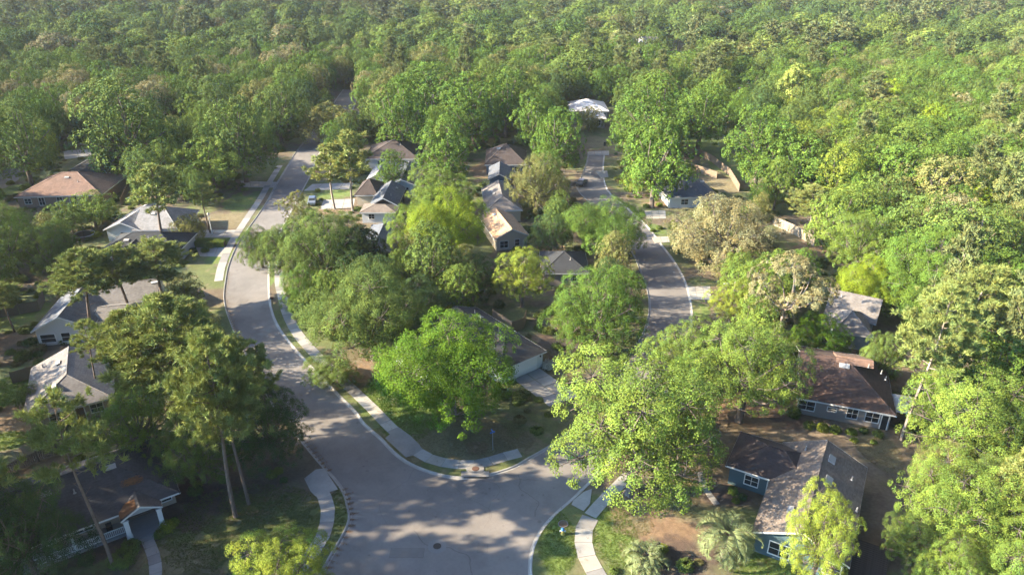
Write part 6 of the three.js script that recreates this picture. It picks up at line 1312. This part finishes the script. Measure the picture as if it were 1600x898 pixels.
{ const [x, z] = LAY.misc.tramp, t = thing('trampoline', 'round black trampoline with poles in the yard behind the dark roofed house', 'trampoline', x, LAWN, z); const m = cyl(1.9, 1.9, .03, 0, .82, 0, 28); part('mat', m, M.darkMetal, t); const g = new THREE.TorusGeometry(2, .1, 8, 32); g.rotateX(Math.PI / 2); g.translate(0, .84, 0); part('rim', g, M.trimGrey, t); for (let i = 0; i < 6; i++) { const a = i * Math.PI / 3; part('pole', cyl(.04, .04, 2.7, Math.cos(a) * 2.05, 0, Math.sin(a) * 2.05, 6), M.darkMetal, t); } const n = new THREE.TorusGeometry(2.05, .03, 6, 32); n.rotateX(Math.PI / 2); n.translate(0, 2.68, 0); part('net_hoop', n, M.darkMetal, t); }
{ const [x, z] = LAY.misc.bin, t = thing('rubbish_bin', 'dark wheeled rubbish bin by the white roofed house', 'bin', x, LAWN, z); part('body', box(.62, 1, .66, 0, .55, 0), M.darkMetal, t); part('lid', box(.68, .08, .74, 0, 1.1, 0), M.darkMetal, t); for (const s of [-1, 1]) { const g = new THREE.CylinderGeometry(.13, .13, .06, 12); g.rotateZ(Math.PI / 2); g.translate(s * .3, .13, -.3); part('wheel', g, M.rubber, t); } }

// low undergrowth in the unkempt ground, and fallen leaves in the gutter and under the trees
{
  const r = rngOf(301), hard = Object.values(LAY.houses).flat(), strips = ['walkEast', 'walkWest', 'walkSouth', 'walkFront', 'walkTeal', 'walkSouthUp', 'walkFar'].flatMap((k) => smooth(LAY[k].c, 1.5).map(([x, z]) => [x, z, LAY[k].w / 2 + 1])), polys = Object.values(LAY.drives).map((d) => d.q);
  const free = (x, z, m) => !inside(x, z, roadOutline) && !roadOutline.some(([a, b]) => (a - x) ** 2 + (b - z) ** 2 < 9) && !strips.some(([a, b, w]) => (a - x) ** 2 + (b - z) ** 2 < (w + m) ** 2) && !polys.some((p) => inside(x, z, p)) && !hard.some((w) => { const c = Math.cos(w.a), s = Math.sin(w.a), dx = x - w.x, dz = z - w.z; return Math.abs(dx * c - dz * s) < w.L / 2 + m && Math.abs(dx * s + dz * c) < w.D / 2 + m; });
  const spots = []; for (let k = 0; k < 9000; k++) { const z = -48 - 215 * Math.pow(r(), .75), x = (r() * 2 - 1) * (12 + .78 * -z), R = .5 + 1.1 * r() * r(); if (noise(x * .12 + 50, z * .12 + 20) < .42) continue; if (LAY.patches.some(([px, pz, rx, rz, t]) => t !== 'mulch' && ((x - px) / rx) ** 2 + ((z - pz) / rz) ** 2 < 1.2)) continue; if (LAY.open.some((p) => inside(x, z, p)) || !free(x, z, 1)) continue; spots.push([x, z, R]); }
  const m = new THREE.Matrix4(), q = new THREE.Quaternion(), up = new THREE.Vector3(0, 1, 0), c = new THREE.Color(), tones = [[.1, .145, .03], [.12, .155, .035], [.07, .11, .028], [.16, .19, .04], [.16, .15, .06]];
  const tn = BUSH.map((b) => tinted({ trunk: b.trunk, crown: b.crown, H: 1, R: 1 }, [.9, .8, .7]).geo), um = leafMat(1, 1, 1, .2);
  tn.forEach((g, gi) => { const list = spots.filter((_, i) => i % 3 === gi), im = new THREE.InstancedMesh(g, um, list.length); list.forEach(([x, z, R], i) => { m.compose(new THREE.Vector3(x, LAWN - .05, z), q.setFromAxisAngle(up, r() * 6.28), new THREE.Vector3(R, R * (.55 + .5 * r()), R)); im.setMatrixAt(i, m); const t = tones[Math.floor(r() * 5)], v = .85 + .3 * r(); im.setColorAt(i, c.setRGB(t[0] * v, t[1] * v, t[2] * v)); }); im.name = numbered('undergrowth'); im.castShadow = im.receiveShadow = true; im.userData = { kind: 'stuff', label: 'low green undergrowth beneath the garden trees', category: 'undergrowth' }; scene.add(im); });
  // leaves
  const L = new Leaves(311); for (let i = 0; i < 5; i++) { const t = 1 + .3 * gauss(r); L.leaf(gauss(r) * .12, .012, gauss(r) * .12, gauss(r) * .3, .95, gauss(r) * .3, .1, .55, t, t, t); }
  const lf = []; for (let k = 0; k < 7000; k++) { const w = kerbLines.west, i = Math.floor(r() * w.length), p = w[i]; if (p[1] < -120 || noise(p[0] * .3, p[1] * .3) < .4) continue; const a = w[Math.max(0, i - 1)], b = w[Math.min(w.length - 1, i + 1)], l = Math.hypot(b[0] - a[0], b[1] - a[1]) || 1, o = -(r() * r() * 1.1) + .08; lf.push([p[0] + (b[1] - a[1]) / l * o + gauss(r) * .1, .016, p[1] - (b[0] - a[0]) / l * o + gauss(r) * .1]); }
  for (let k = 0; k < 14000; k++) { const t = LAY.trees[Math.floor(r() * LAY.trees.length)]; if (t[1] < -100) continue; const a = r() * 6.28, d = t[3] * Math.sqrt(r()) * 1.2, x = t[0] + Math.cos(a) * d, z = t[1] + Math.sin(a) * d; if (hard.some((w) => Math.hypot(x - w.x, z - w.z) < 6)) continue; const road = inside(x, z, roadOutline); if (road && r() < .8) continue; lf.push([x, road ? .012 : LAWN + .07, z]); }
  const im = new THREE.InstancedMesh(L.geo(), leafMat(1, 1, 1, .1), lf.length); lf.forEach(([x, y, z], i) => { m.compose(new THREE.Vector3(x, y, z), q.setFromAxisAngle(up, r() * 6.28), new THREE.Vector3(1, 1, 1)); im.setMatrixAt(i, m); const v = .6 + .7 * r(); im.setColorAt(i, c.setRGB(.2 * v, .115 * v, .055 * v)); }); im.name = 'fallen_leaves'; im.castShadow = im.receiveShadow = true; im.userData = { kind: 'stuff', label: 'brown fallen leaves along the gutter and beneath the trees', category: 'leaves' }; scene.add(im); console.log('undergrowth', spots.length, 'leaves', lf.length);
}

// grass blades over the near lawns: tufts too many to count
{
  const T = new Leaves(91), r = rngOf(92); for (let i = 0; i < 9; i++) { const a = r() * 6.28, t = 1 + .25 * gauss(r); T.needle(gauss(r) * .09, 0, gauss(r) * .09, Math.cos(a) * .45, .8, Math.sin(a) * .45, .07 + .05 * r(), .02, t, t, t); }
  const spots = [], grassy = LAY.patches.filter((p) => ['grass', 'lush', 'dry'].includes(p[4]) && p[1] > -90), hard = [...Object.values(LAY.houses).flat()];
  for (const [px, pz, rx, rz, k] of grassy) { const n = Math.min(30000, Math.round(rx * rz * Math.PI * 60)); for (let i = 0; i < n; i++) { const a = r() * 6.2832, q = Math.sqrt(r()) * 1.05, x = px + Math.cos(a) * q * rx, z = pz + Math.sin(a) * q * rz; if (noise(x * .9 + 5, z * .9) < .15) continue; if (inside(x, z, roadOutline)) continue; if (hard.some((w) => Math.abs(x - w.x) < 12 && Math.abs(z - w.z) < 12 && (() => { const c = Math.cos(w.a), s = Math.sin(w.a), dx = x - w.x, dz = z - w.z; return Math.abs(dx * c - dz * s) < w.L / 2 && Math.abs(dx * s + dz * c) < w.D / 2; })())) continue; spots.push([x, z, k]); } }
  const strips = ['walkEast', 'walkWest', 'walkSouth', 'walkFront', 'walkTeal', 'walkSouthUp'].flatMap((k) => smooth(LAY[k].c, .7).map(([x, z]) => [x, z, LAY[k].w / 2 + .02])), polys = [LAY.rampEast, LAY.rampWest, LAY.rampSouth, ...Object.values(LAY.drives).map((d) => d.q)];
  const keep = spots.filter(([x, z]) => !strips.some(([a, b, w]) => (a - x) ** 2 + (b - z) ** 2 < w * w) && !polys.some((p) => inside(x, z, p)));
  const im = new THREE.InstancedMesh(T.geo(), leafMat(1, 1, 1, .3), keep.length), m = new THREE.Matrix4(), q = new THREE.Quaternion(), up = new THREE.Vector3(0, 1, 0), c = new THREE.Color();
  keep.forEach(([x, z, k], i) => { const s = .6 + .6 * r(); m.compose(new THREE.Vector3(x, LAWN - .01, z), q.setFromAxisAngle(up, r() * 6.28), new THREE.Vector3(s, s * (k === 'dry' ? .7 : 1), s)); im.setMatrixAt(i, m); const t = k === 'lush' ? [.15, .215, .036] : k === 'dry' ? [.22, .19, .09] : [.145, .18, .045], v = .75 + .5 * r(); im.setColorAt(i, c.setRGB(t[0] * v, t[1] * v, t[2] * v)); });
  im.name = 'grass'; im.castShadow = im.receiveShadow = true; im.userData = { kind: 'stuff', label: 'short grass tufts over the near lawns and verges', category: 'grass' }; scene.add(im); console.log('grass', keep.length);
}
renderer.render(scene, camera);
